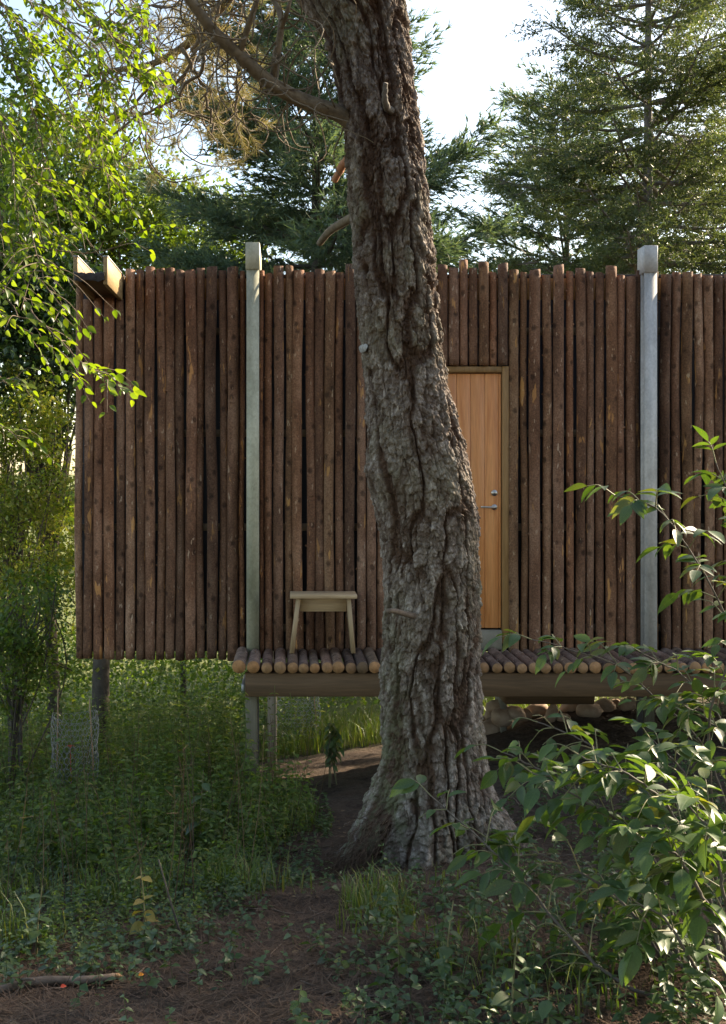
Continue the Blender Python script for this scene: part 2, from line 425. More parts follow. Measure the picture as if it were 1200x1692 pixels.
M['leaf_yellow'] = leaf_mat('yellowing_leaf', [(.30, .24, .05), (.36, .25, .07), (.20, .20, .05)], .4, (1.4, 1.3, .6))
M['grass'] = leaf_mat('grass_blade', [(.05, .09, .02), (.08, .13, .025), (.11, .15, .035), (.17, .16, .06)], .4, (1.8, 1.8, .6))
M['needle_pine'] = leaf_mat('blue_green_needles', [(.07, .11, .085), (.09, .135, .10), (.11, .155, .10), (.15, .175, .09)], .3, (1.6, 1.7, .8), .5, .3)
M['needle_spruce'] = leaf_mat('spruce_needles', [(.05, .072, .036), (.07, .095, .045), (.095, .12, .055), (.13, .145, .07)], .33, (1.7, 1.75, .8), .5, .3)
M['needle_old'] = leaf_mat('pale_pine_needles', [(.13, .13, .06), (.19, .175, .09), (.24, .20, .11), (.10, .12, .055)], .4, (1.6, 1.45, .9), .5, .3)
M['litter'] = leaf_mat('dead_needles', [(.065, .042, .028), (.105, .066, .045), (.15, .10, .07), (.09, .064, .046)], .1, (1, 1, 1), .8, .1)
M['deadleaf'] = leaf_mat('dead_leaf', [(.10, .06, .035), (.14, .09, .055), (.20, .14, .08), (.08, .056, .04)], .2, (1.2, 1.1, .8), .7, .2)

def pine_bark():
    m, nt, b, out = mat('old_pine_bark')
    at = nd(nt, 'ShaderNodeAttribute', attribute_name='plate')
    v = coords(nt, (1, 1, .45), False); v1 = coords(nt, (1, 1, 1), False)
    n1 = noise(nt, v, 16, 5, .65); n2 = noise(nt, v1, 95, 4, .7); n3 = noise(nt, v1, 1.6, 3, .5)
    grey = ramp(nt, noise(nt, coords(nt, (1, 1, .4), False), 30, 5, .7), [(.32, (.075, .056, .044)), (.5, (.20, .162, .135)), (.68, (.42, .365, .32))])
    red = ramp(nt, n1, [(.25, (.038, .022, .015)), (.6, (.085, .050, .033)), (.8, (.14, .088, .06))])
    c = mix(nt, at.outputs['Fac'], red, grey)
    c = mix(nt, .6, c, ramp(nt, n2, [(.3, .55), (.5, 1.0), (.7, 1.5)]), 'MULTIPLY')
    # lichen and algae patches on the weather side near the foot
    sx = nd(nt, 'ShaderNodeSeparateXYZ'); tc = nd(nt, 'ShaderNodeTexCoord'); nt.links.new(tc.outputs['Object'], sx.inputs[0])
    hz = nd(nt, 'ShaderNodeMapRange'); hz.inputs['From Min'].default_value = 1.6; hz.inputs['From Max'].default_value = .5; nt.links.new(sx.outputs['Z'], hz.inputs['Value'])
    hx = nd(nt, 'ShaderNodeMapRange'); hx.inputs['From Min'].default_value = .05; hx.inputs['From Max'].default_value = -.16; nt.links.new(sx.outputs['X'], hx.inputs['Value'])
    f = addv(nt, addv(nt, hz.outputs[0], hx.outputs[0], 'MULTIPLY'), ramp(nt, noise(nt, v1, 9, 4, .7), [(.42, 0.0), (.6, 1.0)]), 'MULTIPLY')
    c = mix(nt, addv(nt, f, .5, 'MULTIPLY'), c, (.17, .20, .11))
    mo = addv(nt, ramp(nt, n3, [(.5, 0.0), (.68, .5)]), at.outputs['Fac'], 'MULTIPLY')
    c = mix(nt, mo, c, (.16, .155, .085))
    nt.links.new(c, b.inputs['Base Color']); b.inputs['Roughness'].default_value = .88; b.inputs['Specular IOR Level'].default_value = .2
    p = bump(nt, b, n2, .5, .005); p = bump(nt, b, noise(nt, v, 45, 4, .7), .6, .012, p)
    vo = nd(nt, 'ShaderNodeTexVoronoi'); vo.inputs['Scale'].default_value = 26; nt.links.new(coords(nt, (1, 1, .4), False), vo.inputs['Vector'])
    sc_ = nd(nt, 'ShaderNodeSeparateColor'); nt.links.new(vo.outputs['Color'], sc_.inputs[0]); bump(nt, b, sc_.outputs[0], .4, .008, p)
    return m
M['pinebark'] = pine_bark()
M['scar'] = plain('cut_branch_scar', (.16, .15, .14), (.42, .41, .40), 30, .8)

def soil():
    m, nt, b, out = mat('woodland_soil')
    v = coords(nt, (1, 1, 1), False)
    n1 = noise(nt, v, .55, 4, .6); n2 = noise(nt, v, 26, 6, .72); n3 = noise(nt, v, 4, 4, .6)
    c = ramp(nt, n2, [(.28, (.028, .020, .015)), (.5, (.065, .047, .036)), (.72, (.12, .09, .07))])
    c = mix(nt, ramp(nt, n3, [(.45, 0.0), (.62, .45)]), c, (.10, .066, .044))
    # grass and meadow further away
    sx = nd(nt, 'ShaderNodeSeparateXYZ'); tc = nd(nt, 'ShaderNodeTexCoord'); nt.links.new(tc.outputs['Object'], sx.inputs[0])
    far = nd(nt, 'ShaderNodeMapRange'); far.inputs['From Min'].default_value = 10.8; far.inputs['From Max'].default_value = 14.; nt.links.new(sx.outputs['Y'], far.inputs['Value'])
    g = ramp(nt, n2, [(.3, (.06, .085, .02)), (.7, (.20, .20, .07))])
    far2 = nd(nt, 'ShaderNodeMapRange'); far2.inputs['From Min'].default_value = 18.; far2.inputs['From Max'].default_value = 26.; nt.links.new(sx.outputs['Y'], far2.inputs['Value'])
    g = mix(nt, far2.outputs[0], g, ramp(nt, n3, [(.3, (.10, .13, .045)), (.7, (.19, .19, .08))]))
    c = mix(nt, far.outputs[0], c, g)
    nt.links.new(c, b.inputs['Base Color']); b.inputs['Roughness'].default_value = .95; b.inputs['Specular IOR Level'].default_value = .1
    p = bump(nt, b, n2, .9, .03); bump(nt, b, n3, .5, .05, p)
    return m
M['soil'] = soil()

# ------------------------------------------------------------------ ground
def gz(x, y):
    x = np.asarray(x, float); y = np.asarray(y, float)
    b = np.interp(y, [-30, 0, 3, 4.5, 6, 8.5, 11, 14, 20, 40, 120, 3000], [1.2, .15, 0, -.33, -.68, -1.02, -1.48, -1.95, -2.6, -3.4, -3.9, -4.2])
    s = np.interp(y, [1, 3, 6, 8.5, 14, 22, 60], [0, 0.01, .05, .13, .14, .12, 0])
    b = b + s * np.clip(x, -6, 7)
    b = b + .07 * np.exp(-(((x - .72) / .45) ** 2 + ((y - 6.0) / .5) ** 2))
    b = b + .22 * np.exp(-(((x - 3.0) / 1.3) ** 2 + ((y - 9.9) / .7) ** 2))
    near = np.exp(-np.maximum(y - 14, 0) / 8)
    b = b + near * (.10 * (fbm2(x * .9 + 31, y * .9 + 7, 3, 3) - .5) + .035 * (noise2(x * 6 + 11, y * 6 + 3, 5) - .5) + .018 * (noise2(x * 19, y * 19, 8) - .5))
    return b

def build_ground():
    xs = np.concatenate([[-1500, -500, -200, -90, -50, -30, -20, -14, -10, -7.5, -6], np.linspace(-5, 6, 190), [7, 9, 12, 16, 22, 32, 50, 90, 200, 500, 1500]])
    ys = np.concatenate([[-600, -200, -60, -25, -10, -5, -2, 0, 1, 1.8], np.linspace(2.2, 13, 230), [13.5, 14, 15, 16, 17.5, 19, 22, 26, 32, 40, 52, 70, 100, 150, 250, 500, 1000, 2500]])
    X, Y = np.meshgrid(xs, ys); Z = gz(X, Y)
    nx, ny = len(xs), len(ys)
    i = (np.arange(ny - 1)[:, None] * nx + np.arange(nx - 1)[None]).ravel()
    me = mesh('ground', np.stack([X, Y, Z], -1), np.stack([i, i + 1, i + nx + 1, i + nx], -1), None, [M['soil']], True)
    obj('ground', me, kind='structure', label='sloping woodland soil strewn with brown needles under the cabin')
build_ground()

# ------------------------------------------------------------------ cabin
WY = 8.5                                    # plane of the log fronts, about
sw = FPX / WY
wx = lambda px: (px - VX) / sw
wz = lambda py: CAMZ - (py - VY) / sw
cabin = thing('log_clad_cabin', 'dark raised cabin clad in upright bark-covered logs with a log deck', 'cabin', (0.9, 9.8, 0.1))
CO = Vector(cabin.location)
class Sub:                                   # parts are placed in world coordinates under the cabin
    pass
def under(o, parent):
    """parent o to parent keeping its world place (parents here are only translated)"""
    p = Vector((0, 0, 0)); q = parent
    while q is not None: p += q.location; q = q.parent
    o.parent = parent; o.location = o.location - p
    return o
def bpart(name, a, b, m, parent, bev=.003, label=None):
    o = board(name, a, b, m, None, bev); under(o, parent)
    if label: o['label'] = label
    return o

# body: walls behind the logs, roof and floor
g = G()
ZB, ZT = wz(1086), 3.24
RX = 7.2
g.box((wx(130), WY + .115, ZB + .03), (RX, WY + .135, ZT - .02))
wallp = obj('wall', g.build('wall', [M['membrane']], off=(0, WY + .12, 0)), None, (0, WY + .12, 0)); under(wallp, cabin)
wallp['label'] = 'log wall over black membrane'
g = G(); g.box((wx(130) + .02, WY + .14, ZB + .06), (RX - .02, 10.6, ZB + .26), 0); g.box((wx(130) + .02, WY + .14, ZB + .262), (wx(130) + .1, 10.6, ZT - .06))
g.box((RX - .1, WY + .14, ZB + .262), (RX - .02, 10.6, ZT - .06)); g.box((wx(130) + .102, 10.52, ZB + .262), (RX - .102, 10.6, ZT - .06))
under(obj('body', g.build('body', [M['batten']], off=(0, 10, 0)), None, (0, 10, 0)), cabin)
bpart('roof', (wx(130) + .03, WY + .142, ZT - .055), (RX - .03, 10.64, ZT + .01), M['felt'], cabin)
# fascia, felt edge, battens behind the logs
bpart('fascia_board', (wx(205), WY + .082, wz(492)), (RX, WY + .112, wz(457)), M['ply'], cabin)
bpart('felt_edge', (wx(205), WY + .078, wz(456.6)), (RX, WY + .113, wz(450)), M['felt'], cabin)
for py in (545, 715, 872, 1040):
    bpart('batten', (wx(128), WY + .082, wz(py + 6)), (wx(640) if py > 600 else RX, WY + .113, wz(py - 6)), M['batten'], cabin)
    if py > 600: bpart('batten', (wx(846), WY + .082, wz(py + 6)), (RX, WY + .113, wz(py - 6)), M['batten'], cabin)

LOGS = [(124,137,470),(135.5,152,493),(153,169,477),(171,189,478),(189.5,204,494),(206,222.5,445),(224,239,446),(239,256,441),(256.5,271,442),(272,288,443),(289,304.5,446),(305,323,446),(324,338,441),(341,359,440),(360,374,445),(375,394,441),(395.5,405,447),
 (428.5,437,446),(438,451,451),(452,469,438),(472,485,438),(485.5,503,445),(505,520,448),(520.5,537,445),(538,555,448),(555.5,569.5,448),(571,588,437),(590,606,445),(607,623,450),(624,637,440),
 (842,859,446),(862,873.5,448),(876,895,445),(897,912,453),(916,934,437),(938,950.5,447),(953,969,442),(971,983.5,448),(987,1001,450),(1003,1021,439),(1022,1035.5,455),(1037,1054,455),(1055,1064,446),
 (1087,1092.5,447),(1095,1112,453),(1114,1128.5,449),(1130,1148,448),(1149,1163,451),(1165,1181,454),(1183,1198,455)]
LINT = [(640,655,444),(656,671,450),(672,689,438),(690,704,446),(705,721,447),(724,741,437),(742,759.5,442),(760,774.5,429),(776,791,441),(792,809,432),(810,823,448),(824,841,435)]
px = 1200.
while wx(px) < RX - .1:
    w = rng.uniform(13, 18); LOGS.append((px, px + w, rng.uniform(437, 455))); px += w + rng.uniform(.5, 2)

def log_mesh(name, L, r, mats, seg=16, n=40, horizontal=False, stubs=7, bend=.011):
    t = np.linspace(0, 1, n); s = rng.integers(1, 9999)
    a = np.arange(seg) * 2 * math.pi / seg
    cx = bend * (noise2(t * L * .9, 0 * t, s) - .5) * 2; cy = bend * (noise2(t * L * .9, 0 * t + 9, s) - .5) * 2
    cx = cx - np.interp(t, [0, 1], [cx[0], cx[-1]]); cy = cy - np.interp(t, [0, 1], [cy[0], cy[-1]])
    tap = rng.uniform(-.06, .06)
    rr = r * (1 + tap * (t - .5))[:, None] * (1 + .07 * (noise2(np.repeat(t[:, None] * L * 3.2, seg, 1), np.repeat(a[None] * 1.2, n, 0), s + 3) - .5) + .05 * (noise2(t * L * 8, 0 * t, s + 4) - .5)[:, None])
    V = np.stack([cx[:, None] + rr * np.cos(a), cy[:, None] + rr * np.sin(a), np.repeat((t * L)[:, None], seg, 1)], -1)
    # rounded/rough cut rim
    V[0, :, :2] *= .97; V[-1, :, :2] *= .97; V[-1, :, 2] += .006 * np.cos(a + s); V[0, :, 2] += .004 * np.cos(a - s)
    V = V.reshape(-1, 3)
    i = np.arange(n - 1)[:, None] * seg; j = np.arange(seg)[None]; j2 = (j + 1) % seg
    Q = np.stack([i + j, i + j2, i + seg + j2, i + seg + j], -1).reshape(-1, 4)
    c0 = len(V); V = np.vstack([V, (cx[0], cy[0], 0), (cx[-1], cy[-1], L)])
    jj = np.arange(seg); k2 = (jj + 1) % seg; b = (n - 1) * seg
    T = np.vstack([np.stack([k2, jj, np.full(seg, c0)], -1), np.stack([b + jj, b + k2, np.full(seg, c0 + 1)], -1)])
    G_ = G(); G_.add(V, Q, T, 0, 1)
    for k in range(stubs):                      # short broken twig stubs
        z = rng.uniform(.05, .95) * L; th = rng.uniform(0, 2 * math.pi); d = np.array([math.cos(th), math.sin(th), .35])
        p = np.array([np.interp(z, t * L, cx), np.interp(z, t * L, cy), z]); q = rng.uniform(.004, .009)
        G_.tube([p + d * r * .8, p + d * (r * 1.02 + rng.uniform(.003, .014))], [q * 1.5, q], 5, 0)
    V = np.concatenate(G_.V)
    if horizontal: V = V[:, [0, 2, 1]] * np.array([1, -1, 1]); G_.V = [V]; 
    else: G_.V = [V]
    return G_.build(name, mats, True)
for (a, b, top) in LOGS:
    c = (a + b) / 2; r = (b - a) / 2 / sw * .985
    r = max(r, .014)
    bot = 1090 + rng.uniform(-1.6, 1.6)
    z0, z1 = wz(bot), wz(top)
    me = log_mesh('wall_log', z1 - z0, r, [M['log'], M['endweather']])
    if 1090 < c < 1093: pass
    o = obj('wall_log', me, None, (wx(c), WY + .078 - r if c > 206 else WY + .078 - r, z0)); under(o, wallp)
for (a, b, top) in LINT:
    c = (a + b) / 2; r = (b - a) / 2 / sw * .985; z0, z1 = wz(603), wz(top)
    o = obj('wall_log', log_mesh('wall_log', z1 - z0, r, [M['log'], M['end']], n=16, stubs=2), None, (wx(c), WY + .078 - r, z0)); under(o, wallp)

# door
DY = WY + .04
door = obj('door', None, None, (wx(740), DY + .03, wz(1040))); under(door, cabin); door['label'] = 'plain orange larch plank door with steel lever handle'
edges = [650, 663, 686, 709, 732.5, 756, 779.5, 803, 826.5, 830]
for a, b in zip(edges[:-1], edges[1:]):
    bpart('plank', (wx(a) + .0012, DY, wz(1039)), (wx(b) - .0012, DY + .03, wz(616.5)), M['door'], door, .004)
bpart('door_core', (wx(650), DY + .032, wz(1039)), (wx(830), DY + .06, wz(616)), M['door'], door)
fr = bpart('frame', (wx(831), DY - .02, wz(1064)), (wx(842), DY + .07, wz(604.5)), M['frame'], door, label='olive-brown door frame')
bpart('frame', (wx(638), DY - .02, wz(1064)), (wx(649), DY + .07, wz(604.5)), M['frame'], door)
bpart('frame', (wx(649.5), DY - .018, wz(615)), (wx(830.5), DY + .07, wz(605)), M['frame'], door)
bpart('threshold', (wx(649.6), DY - .03, wz(1075)), (wx(830.4), DY + .08, wz(1042)), M['concrete'], door, .006, 'pale concrete threshold')
hp = P(817, 838, DY); lp = P(817, 814.5, DY)
g = G(); g.tube([hp + (0, .0, 0), hp + (0, -.008, 0)], .024, 18); g.tube([hp + (0, -.006, 0), hp + (0, -.045, 0)], .009, 10)
g.tube(spline([hp + (0, -.040, 0), hp + (-.015, -.05, 0), hp + (-.06, -.052, .001), hp + (-.12, -.050, .003)], 12), .0085, 10)
under(obj('handle', g.build('handle', [M['steel_handle']], True, hp), None, hp), door)
g = G(); g.tube([lp, lp + (0, -.010, 0)], [.027, .025], 20); g.tube([lp + (0, -.009, 0), lp + (0, -.016, 0)], .012, 12); g.box(lp + (-.0015, -.0175, -.006), lp + (.0015, -.015, .006), 1)
under(obj('lock', g.build('lock', [M['steel_handle'], M['membrane']], False, lp), None, lp), door)

# steel posts with caps
def steel_post(x0, x1, m, y0, y1, lab):
    pY = WY - .075
    s = FPX / pY; X0 = (x0 - VX) / s; X1 = (x1 - VX) / s
    zt = CAMZ - (y1 - VY) / s
    o = obj('steel_post', None, None, ((X0 + X1) / 2, pY, .14)); under(o, cabin); o['label'] = lab
    g = G(); g.box((X0, pY, -.02), (X1, pY + .008, zt + .005)); g.box((X0 + (X1 - X0) / 2 - .004, pY + .0085, -.02), (X0 + (X1 - X0) / 2 + .004, pY + .085, zt + .004)); g.box((X0, pY + .0855, -.02), (X1, pY + .093, zt + .005))
    c = ((X0 + X1) / 2, pY, .14); under(obj('post_shaft', g.build('post_shaft', [m], False, c), None, c), o)
    return o, X0, X1, zt
po, X0, X1, zt = steel_post(407.5, 428, M['galv_green'], 1070, 445, 'greenish galvanised steel post left of the stool')
PY = WY - .085
bpart('post_cap', (X0 - .008, PY, zt - .0), (X1 + .006, PY + .62, wz(404)), M['galv_green'], po, .003, 'box beam end capping the post')
po, X0, X1, zt = steel_post(1065, 1086, M['galv'], 1070, 450, 'grey galvanised steel post right of the door')
bpart('post_cap', (X0 - .004, PY, zt - .0), (X1 + .003, PY + .17, wz(409)), M['galv'], po, .003, 'box beam end capping the post')

# rain spout
SY = 7.8; ss = FPX / SY
sx = lambda p: (p - VX) / ss
sz = lambda p: CAMZ - (p - VY) / ss
spo = obj('rain_spout', None, None, (sx(149), 8.1, sz(455))); under(spo, cabin); spo['label'] = 'open wooden roof spout lined with black felt'
for a, b in ((121, 128.5), (171, 177.8)):
    bpart('spout_board', (sx(a), SY, sz(470)), (sx(b), WY + .13, sz(424.5)), M['spout'], spo, .002)
    bpart('flashing', (sx(a) - .004, SY - .004, sz(424.2)), (sx(b) + .004, WY + .13, sz(422.4)), M['flash'], spo, .0008)
bpart('spout_floor', (sx(128.7), SY + .01, sz(462)), (sx(170.8), WY + .13, sz(456)), M['beam'], spo, .002)
g = G(); prof = spline([(SY + .6, sz(454)), (SY + .1, sz(453.0)), (SY - .006, sz(452.2)), (SY - .018, sz(455)), (SY - .014, sz(460)), (SY - .008, sz(464))], 22)
lx = np.linspace(sx(124), sx(173), 14)
V = []
for k, (yy, zz) in enumerate(prof):
    for j, xx in enumerate(lx):
        V.append((xx + .002 * math.sin(k), yy - (.006 * math.sin(j * .9) if k > 9 else 0), zz + .004 * math.sin(j * 1.7 + k * .3) + (.010 * (abs(j - 6.5) / 6.5) ** 4 if k < 14 else -.006 * math.sin(j * .8))))
nn = len(lx); Q = [(k * nn + j, k * nn + j + 1, (k + 1) * nn + j + 1, (k + 1) * nn + j) for k in range(len(prof) - 1) for j in range(nn - 1)]
lc = np.array((sx(149), SY, sz(456)))
ln = obj('felt_lining', mesh('felt_lining', np.array(V) - lc, Q, None, [M['felt']], True), None, lc); under(ln, spo)
so = ln.modifiers.new('thickness', 'SOLIDIFY'); so.thickness = .005
bpart('wall_bracket', (sx(128) + .01, WY - .01, wz(492)), (sx(171) - .01, WY + .06, wz(470)), M['beam'], spo)

# deck: beam, joists and logs
FY = 7.85; sf = FPX / FY
fx = lambda p: (p - VX) / sf
fz = lambda p: CAMZ - (p - VY) / sf
deck = bpart('deck', (fx(405), FY + .035, fz(1153)), (RX - .3, FY + .095, fz(1114)), M['beam'], cabin, .004, 'log-topped deck on a broad timber beam')
DZ = fz(1103)
bpart('rear_joist', (fx(405) , WY - .22, DZ - .20), (RX - .3, WY - .165, DZ - .052), M['beam'], deck)
for xx in (fx(405) + .01, 1.2, 2.8, 4.4, 6.0):
    bpart('joist', (xx, FY + .1, DZ - .20), (xx + .05, WY - .225, DZ - .06), M['beam'], deck)
bpart('metal_shoe', (fx(398), FY + .12, fz(1150)), (fx(403.5), FY + .5, fz(1136)), M['flash'], deck, .002)
cs = [395, 418.5, 441, 463, 484, 502, 520, 541, 559, 580, 599, 619]
rs = [11.2, 10.5, 9.2, 10.0, 9.5, 8.6, 8.4, 9.6, 10.2, 9.0, 10, 10.4]
p = 640.
while p < 795: cs.append(p); rs.append(rng.uniform(8.6, 10)); p += 20
cs += [800, 822, 842, 862, 882, 901.5, 922, 942]; rs += [9.5, 8.5, 9.8, 8.6, 9, 8.6, 8.8, 9.6]
p = 963.
while fx(p) < RX - .4: cs.append(p); rs.append(rng.uniform(8.6, 10.4)); p += 20.4 + rng.uniform(-.8, .8)
for c, r in zip(cs, rs):
    r = r / sf; y0 = FY - rng.uniform(.0, .02)
    if 646 < c < 780: y0 = 7.86
    yend = WY - .012 if not 395 < c < 440 else WY - .09
    L = yend - y0
    me = log_mesh('deck_log', L, r, [M['decklog'], M['end']], n=18, horizontal=True, stubs=2, bend=.005)
    # mesh runs towards -y from its origin
    o = obj('deck_log', me, None, (fx(c), yend, DZ - .045 + r)); under(o, deck)

# columns, foundation
def column(px0, px1, Y, pyb, m, name='column', lab=None, top=ZB + .06):
    s = FPX / Y; x0, x1 = (px0 - VX) / s, (px1 - VX) / s
    zb = float(gz((x0 + x1) / 2, Y)) - .25
    return bpart(name, (x0, Y, zb), (x1, Y + (x1 - x0), top), m, cabin, .004, lab)
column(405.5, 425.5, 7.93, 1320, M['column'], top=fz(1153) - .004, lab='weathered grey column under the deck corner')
column(425.9, 428.3, 7.945, 1320, M['shade_steel'], 'column_flange', top=fz(1153) - .004)  # dark colour stands in for shade on the column's right side
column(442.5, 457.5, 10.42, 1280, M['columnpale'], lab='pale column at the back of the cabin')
column(1054, 1063, 8.62, 1240, M['shade_steel'], 'column_flange'); column(1063.5, 1082, 8.63, 1240, M['column'])
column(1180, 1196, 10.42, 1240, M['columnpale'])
bpart('foundation_beam', ((835 - VX) * 9.25 / FPX, 9.25, CAMZ - (1164 - VY) * 9.25 / FPX), ((983 - VX) * 9.25 / FPX, 9.5, ZB + .058), M['beam'], cabin, .006)
bpart('foundation_block', ((828 - VX) * 9.6 / FPX, 9.6, -1.6), ((838 - VX) * 9.6 / FPX, 9.9, ZB + .058), M['concrete'], cabin, .006)

# ------------------------------------------------------------------ stool
st = thing('wooden_stool', 'small pale oak stool with splayed plank legs standing on the log deck', 'stool', (.289, 8.295, .157))
SO = np.array(st.location)
TY, BY = 8.17, 8.42; s1 = FPX / TY
ux = lambda p: (p - VX) / s1
uz = lambda p: CAMZ - (p - VY) / s1
def spart(name, a, b, m, bev=.003):
    V, Q = boxg(np.asarray(a, float) - SO, np.asarray(b, float) - SO, bev); return obj(name, mesh(name, V, Q, None, [m]), st)
spart('seat', (ux(479.5), TY, uz(989.6)), (ux(590.5), BY, uz(982.8)), M['stool'], .003)
spart('apron', (ux(496.3), TY + .09, uz(1013)), (ux(574), TY + .112, uz(989.8)), M['stool'], .002)
top_l, bot_l, top_r, bot_r = (490.3, 497), (478.6, 486.2), (573.4, 580.2), (581.2, 588)
for tl, bl in ((top_l, bot_l), (top_r, bot_r)):
    zb = .157; zt_ = uz(989.7)
    V = []
    for z, (a, b) in ((zb, bl), (zt_, tl)):
        for y in (TY + .02, BY - .02): V += [(ux(a), y, z), (ux(b), y, z)]
    V = np.array(V) - SO
    # 0 lf,1 rf,2 lb,3 rb (bottom) 4..7 top
    Q = [(0, 2, 3, 1), (4, 5, 7, 6), (0, 1, 5, 4), (1, 3, 7, 5), (3, 2, 6, 7), (2, 0, 4, 6)]
    obj('leg', mesh('leg', V, Q, None, [M['stoolleg']]), st)
# ------------------------------------------------------------------ the old pine in front of the deck
TYC = 6.0; ts = FPX / TYC
LE = [(-420,400),(-260,412),(-160,430),(-90,455),(0,495),(60,538),(120,556),(180,565),(220,571),(300,575),(350,580),(400,586),(480,588),(540,595),(590,600),(640,605),(700,608),(745,609),(790,612),(850,625),(900,633),(950,637),(1000,637),(1050,633),(1100,630),(1200,630),(1250,628),(1300,615),(1350,592),(1400,563),(1440,545),(1560,500)]
RE = [(-420,640),(-260,652),(-160,656),(-90,660),(0,665),(80,672),(150,680),(200,688),(280,697),(340,703),(400,710),(450,716),(520,722),(580,728),(640,740),(690,752),(730,762),(760,767),(800,778),(850,785),(900,786),(960,788),(1020,787),(1100,785),(1180,788),(1240,795),(1290,803),(1320,812),(1345,824),(1400,850),(1560,900)]
pz = lambda py: CAMZ - (py - VY) / ts
LE = np.array(LE, float); RE = np.array(RE, float)
pine = thing('old_pine_tree', 'massive leaning old pine with deeply fissured bark in front of the log deck', 'tree', (.76, TYC, -.62))
PO = np.array(pine.location)
def trunk_axis(z):
    py = VY + (CAMZ - z) * ts
    return ((np.interp(py, LE[:, 0], LE[:, 1]) + np.interp(py, RE[:, 0], RE[:, 1])) / 2 - VX) / ts, (np.interp(py, RE[:, 0], RE[:, 1]) - np.interp(py, LE[:, 0], LE[:, 1])) / 2 / ts

def build_trunk():
    z = np.concatenate([np.linspace(-1.15, -.72, 30)[:-1], np.linspace(-.72, 4.45, 1060), np.linspace(4.47, 5.7, 60)])
    th = np.concatenate([np.linspace(math.radians(-192), math.radians(12), 300, endpoint=False), np.linspace(math.radians(12), math.radians(168), 64, endpoint=False)])
    nseg = len(th)                                    # finer on the side that faces the clearing
    cx, hw = trunk_axis(z)
    # smooth the outline a little
    k = np.hanning(25); k /= k.sum()
    pad = lambda a: np.convolve(np.pad(a, 12, mode='edge'), k, mode='valid')
    cx, hw = pad(cx), pad(hw)
    A, Z = np.meshgrid(th, z); CX = cx[:, None]; HW = hw[:, None]
    gzb = gz(PO[0], PO[1]) if False else -.62
    flare = np.clip((-.05 - z) / .6, 0, 1)[:, None] ** 1.5
    lobes = .14 * np.cos(3 * A + .6) + .11 * np.cos(5 * A + 2.0) + .07 * np.cos(8 * A + 1)
    RXr = HW * (1 + flare * lobes * .9); ryb = np.minimum(HW, .30 + .18 * flare)
    RY = ryb * (1 + flare * lobes)
    u = np.mod(A / (2 * math.pi), 1.0); U0 = 1.75
    spiral = .10 * Z
    su = u + .0
    # large fluting
    fl = .028 * (noise2(u * 7, Z * .55 + 4, 21, 7) - .5) + .016 * (noise2(u * 15, Z * 1.3, 22, 15) - .5)
    # long vertical plates
    w1 = .55 * (noise2(u * 12, Z * 3.1, 31, 12) - .5) + .35 * (noise2(u * 40, Z * 9, 32, 40) - .5)
    w2 = .5 * (noise2(u * 12, Z * 3.1, 33, 12) - .5)
    nA = noise2(u * 24 + w1 * 1.2, Z * 2.5 + w2, 41, 24); nB = noise2(u * 44 + w1 * 1.7, Z * 5.5 + w2 * 2, 42, 44)
    lipw = .8 * (noise2(u * 160, Z * 30, 35, 160) - .5)
    ss_ = lambda t: (lambda q: q * q * (3 - 2 * q))(np.clip(t, 0, 1))
    crack = 1 - ss_(np.abs(nA - .5 + .05 * lipw) / .13); c2 = 1 - ss_(np.abs(nB - .48 + .05 * lipw) / .085)
    f1, f2, cv, ov = voro2(u * 34 + w1 * 1.6 + lipw * .3, Z * 9.5 + w2 * 2 + lipw * .4, 34, 44)
    g1, g2, cw, ow = voro2(u * 78 + w1 * 2.4 + lipw * .5, Z * 27 + w2 * 3 + lipw * .6, 78, 43)
    e2 = g2 - g1
    h1, h2, cz, oz = voro2(u * 150 + w1 * 3, Z * 60 + w2 * 4, 150, 47)
    fade = .35 + .65 * noise2(u * 5, Z * 1.2 + 2, 51, 5)
    rough = .5 * noise2(u * 64, Z * 24, 62, 64) + .3 * noise2(u * 128, Z * 55, 63, 128) + .2 * noise2(u * 256, Z * 110, 64, 256)
    ridge = np.abs(nA - .5) * 2
    d = fl + .012 - .042 * crack * fade - .012 * c2 + .014 * (cv - .5) - .009 * ov + .009 * (cw - .5) - .006 * ow - .006 * np.exp(-(e2 / .10) ** 2) + .007 * (cz - .5) + .008 * (rough - .5) + flare * .06 * (fbm2(CX * 0 + np.cos(A) * 6 + 20, Z * 9, 66, 3) - .5)
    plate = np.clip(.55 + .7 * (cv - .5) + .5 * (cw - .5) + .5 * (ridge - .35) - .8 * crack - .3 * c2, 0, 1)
    # knots: (px, py, bulge, hollow, size)
    for kx, ky, bul, hol, sz in ((604, 455, .030, .055, .075), (607, 585, .022, .035, .055), (640, 165, .03, 0, .09), (690, 690, .018, .02, .05), (770, 745, .03, .0, .08), (616, 785, .035, 0, .09), (668, 1020, .025, .02, .07), (705, 722, .012, .03, .05), (700, 1090, .0, .02, .10), (645, 1190, .0, .03, .07), (785, 860, .015, 0, .08)):
        zk = pz(ky); xk = (kx - VX) / ts; c, h = trunk_axis(zk)
        ak = -math.acos(max(-.98, min(.98, (xk - c) / h)))          # front half (negative y)
        dd = ((np.angle(np.exp(1j * (A - ak))) * .28) ** 2 + (Z - zk) ** 2) / sz ** 2
        d = d + bul * np.exp(-dd * .6) - hol * np.exp(-dd * 5)
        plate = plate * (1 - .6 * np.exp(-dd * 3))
    yo = TYC + 0 * Z
    X = CX + (RXr + d) * np.cos(A); Y = yo + (RY + d) * np.sin(A)
    V = np.stack([X, Y, Z], -1).reshape(-1, 3) - PO
    n = len(z); i = np.arange(n - 1)[:, None] * nseg; j = np.arange(nseg)[None]; j2 = (j + 1) % nseg
    Q = np.stack([i + j, i + j2, i + nseg + j2, i + nseg + j], -1).reshape(-1, 4)
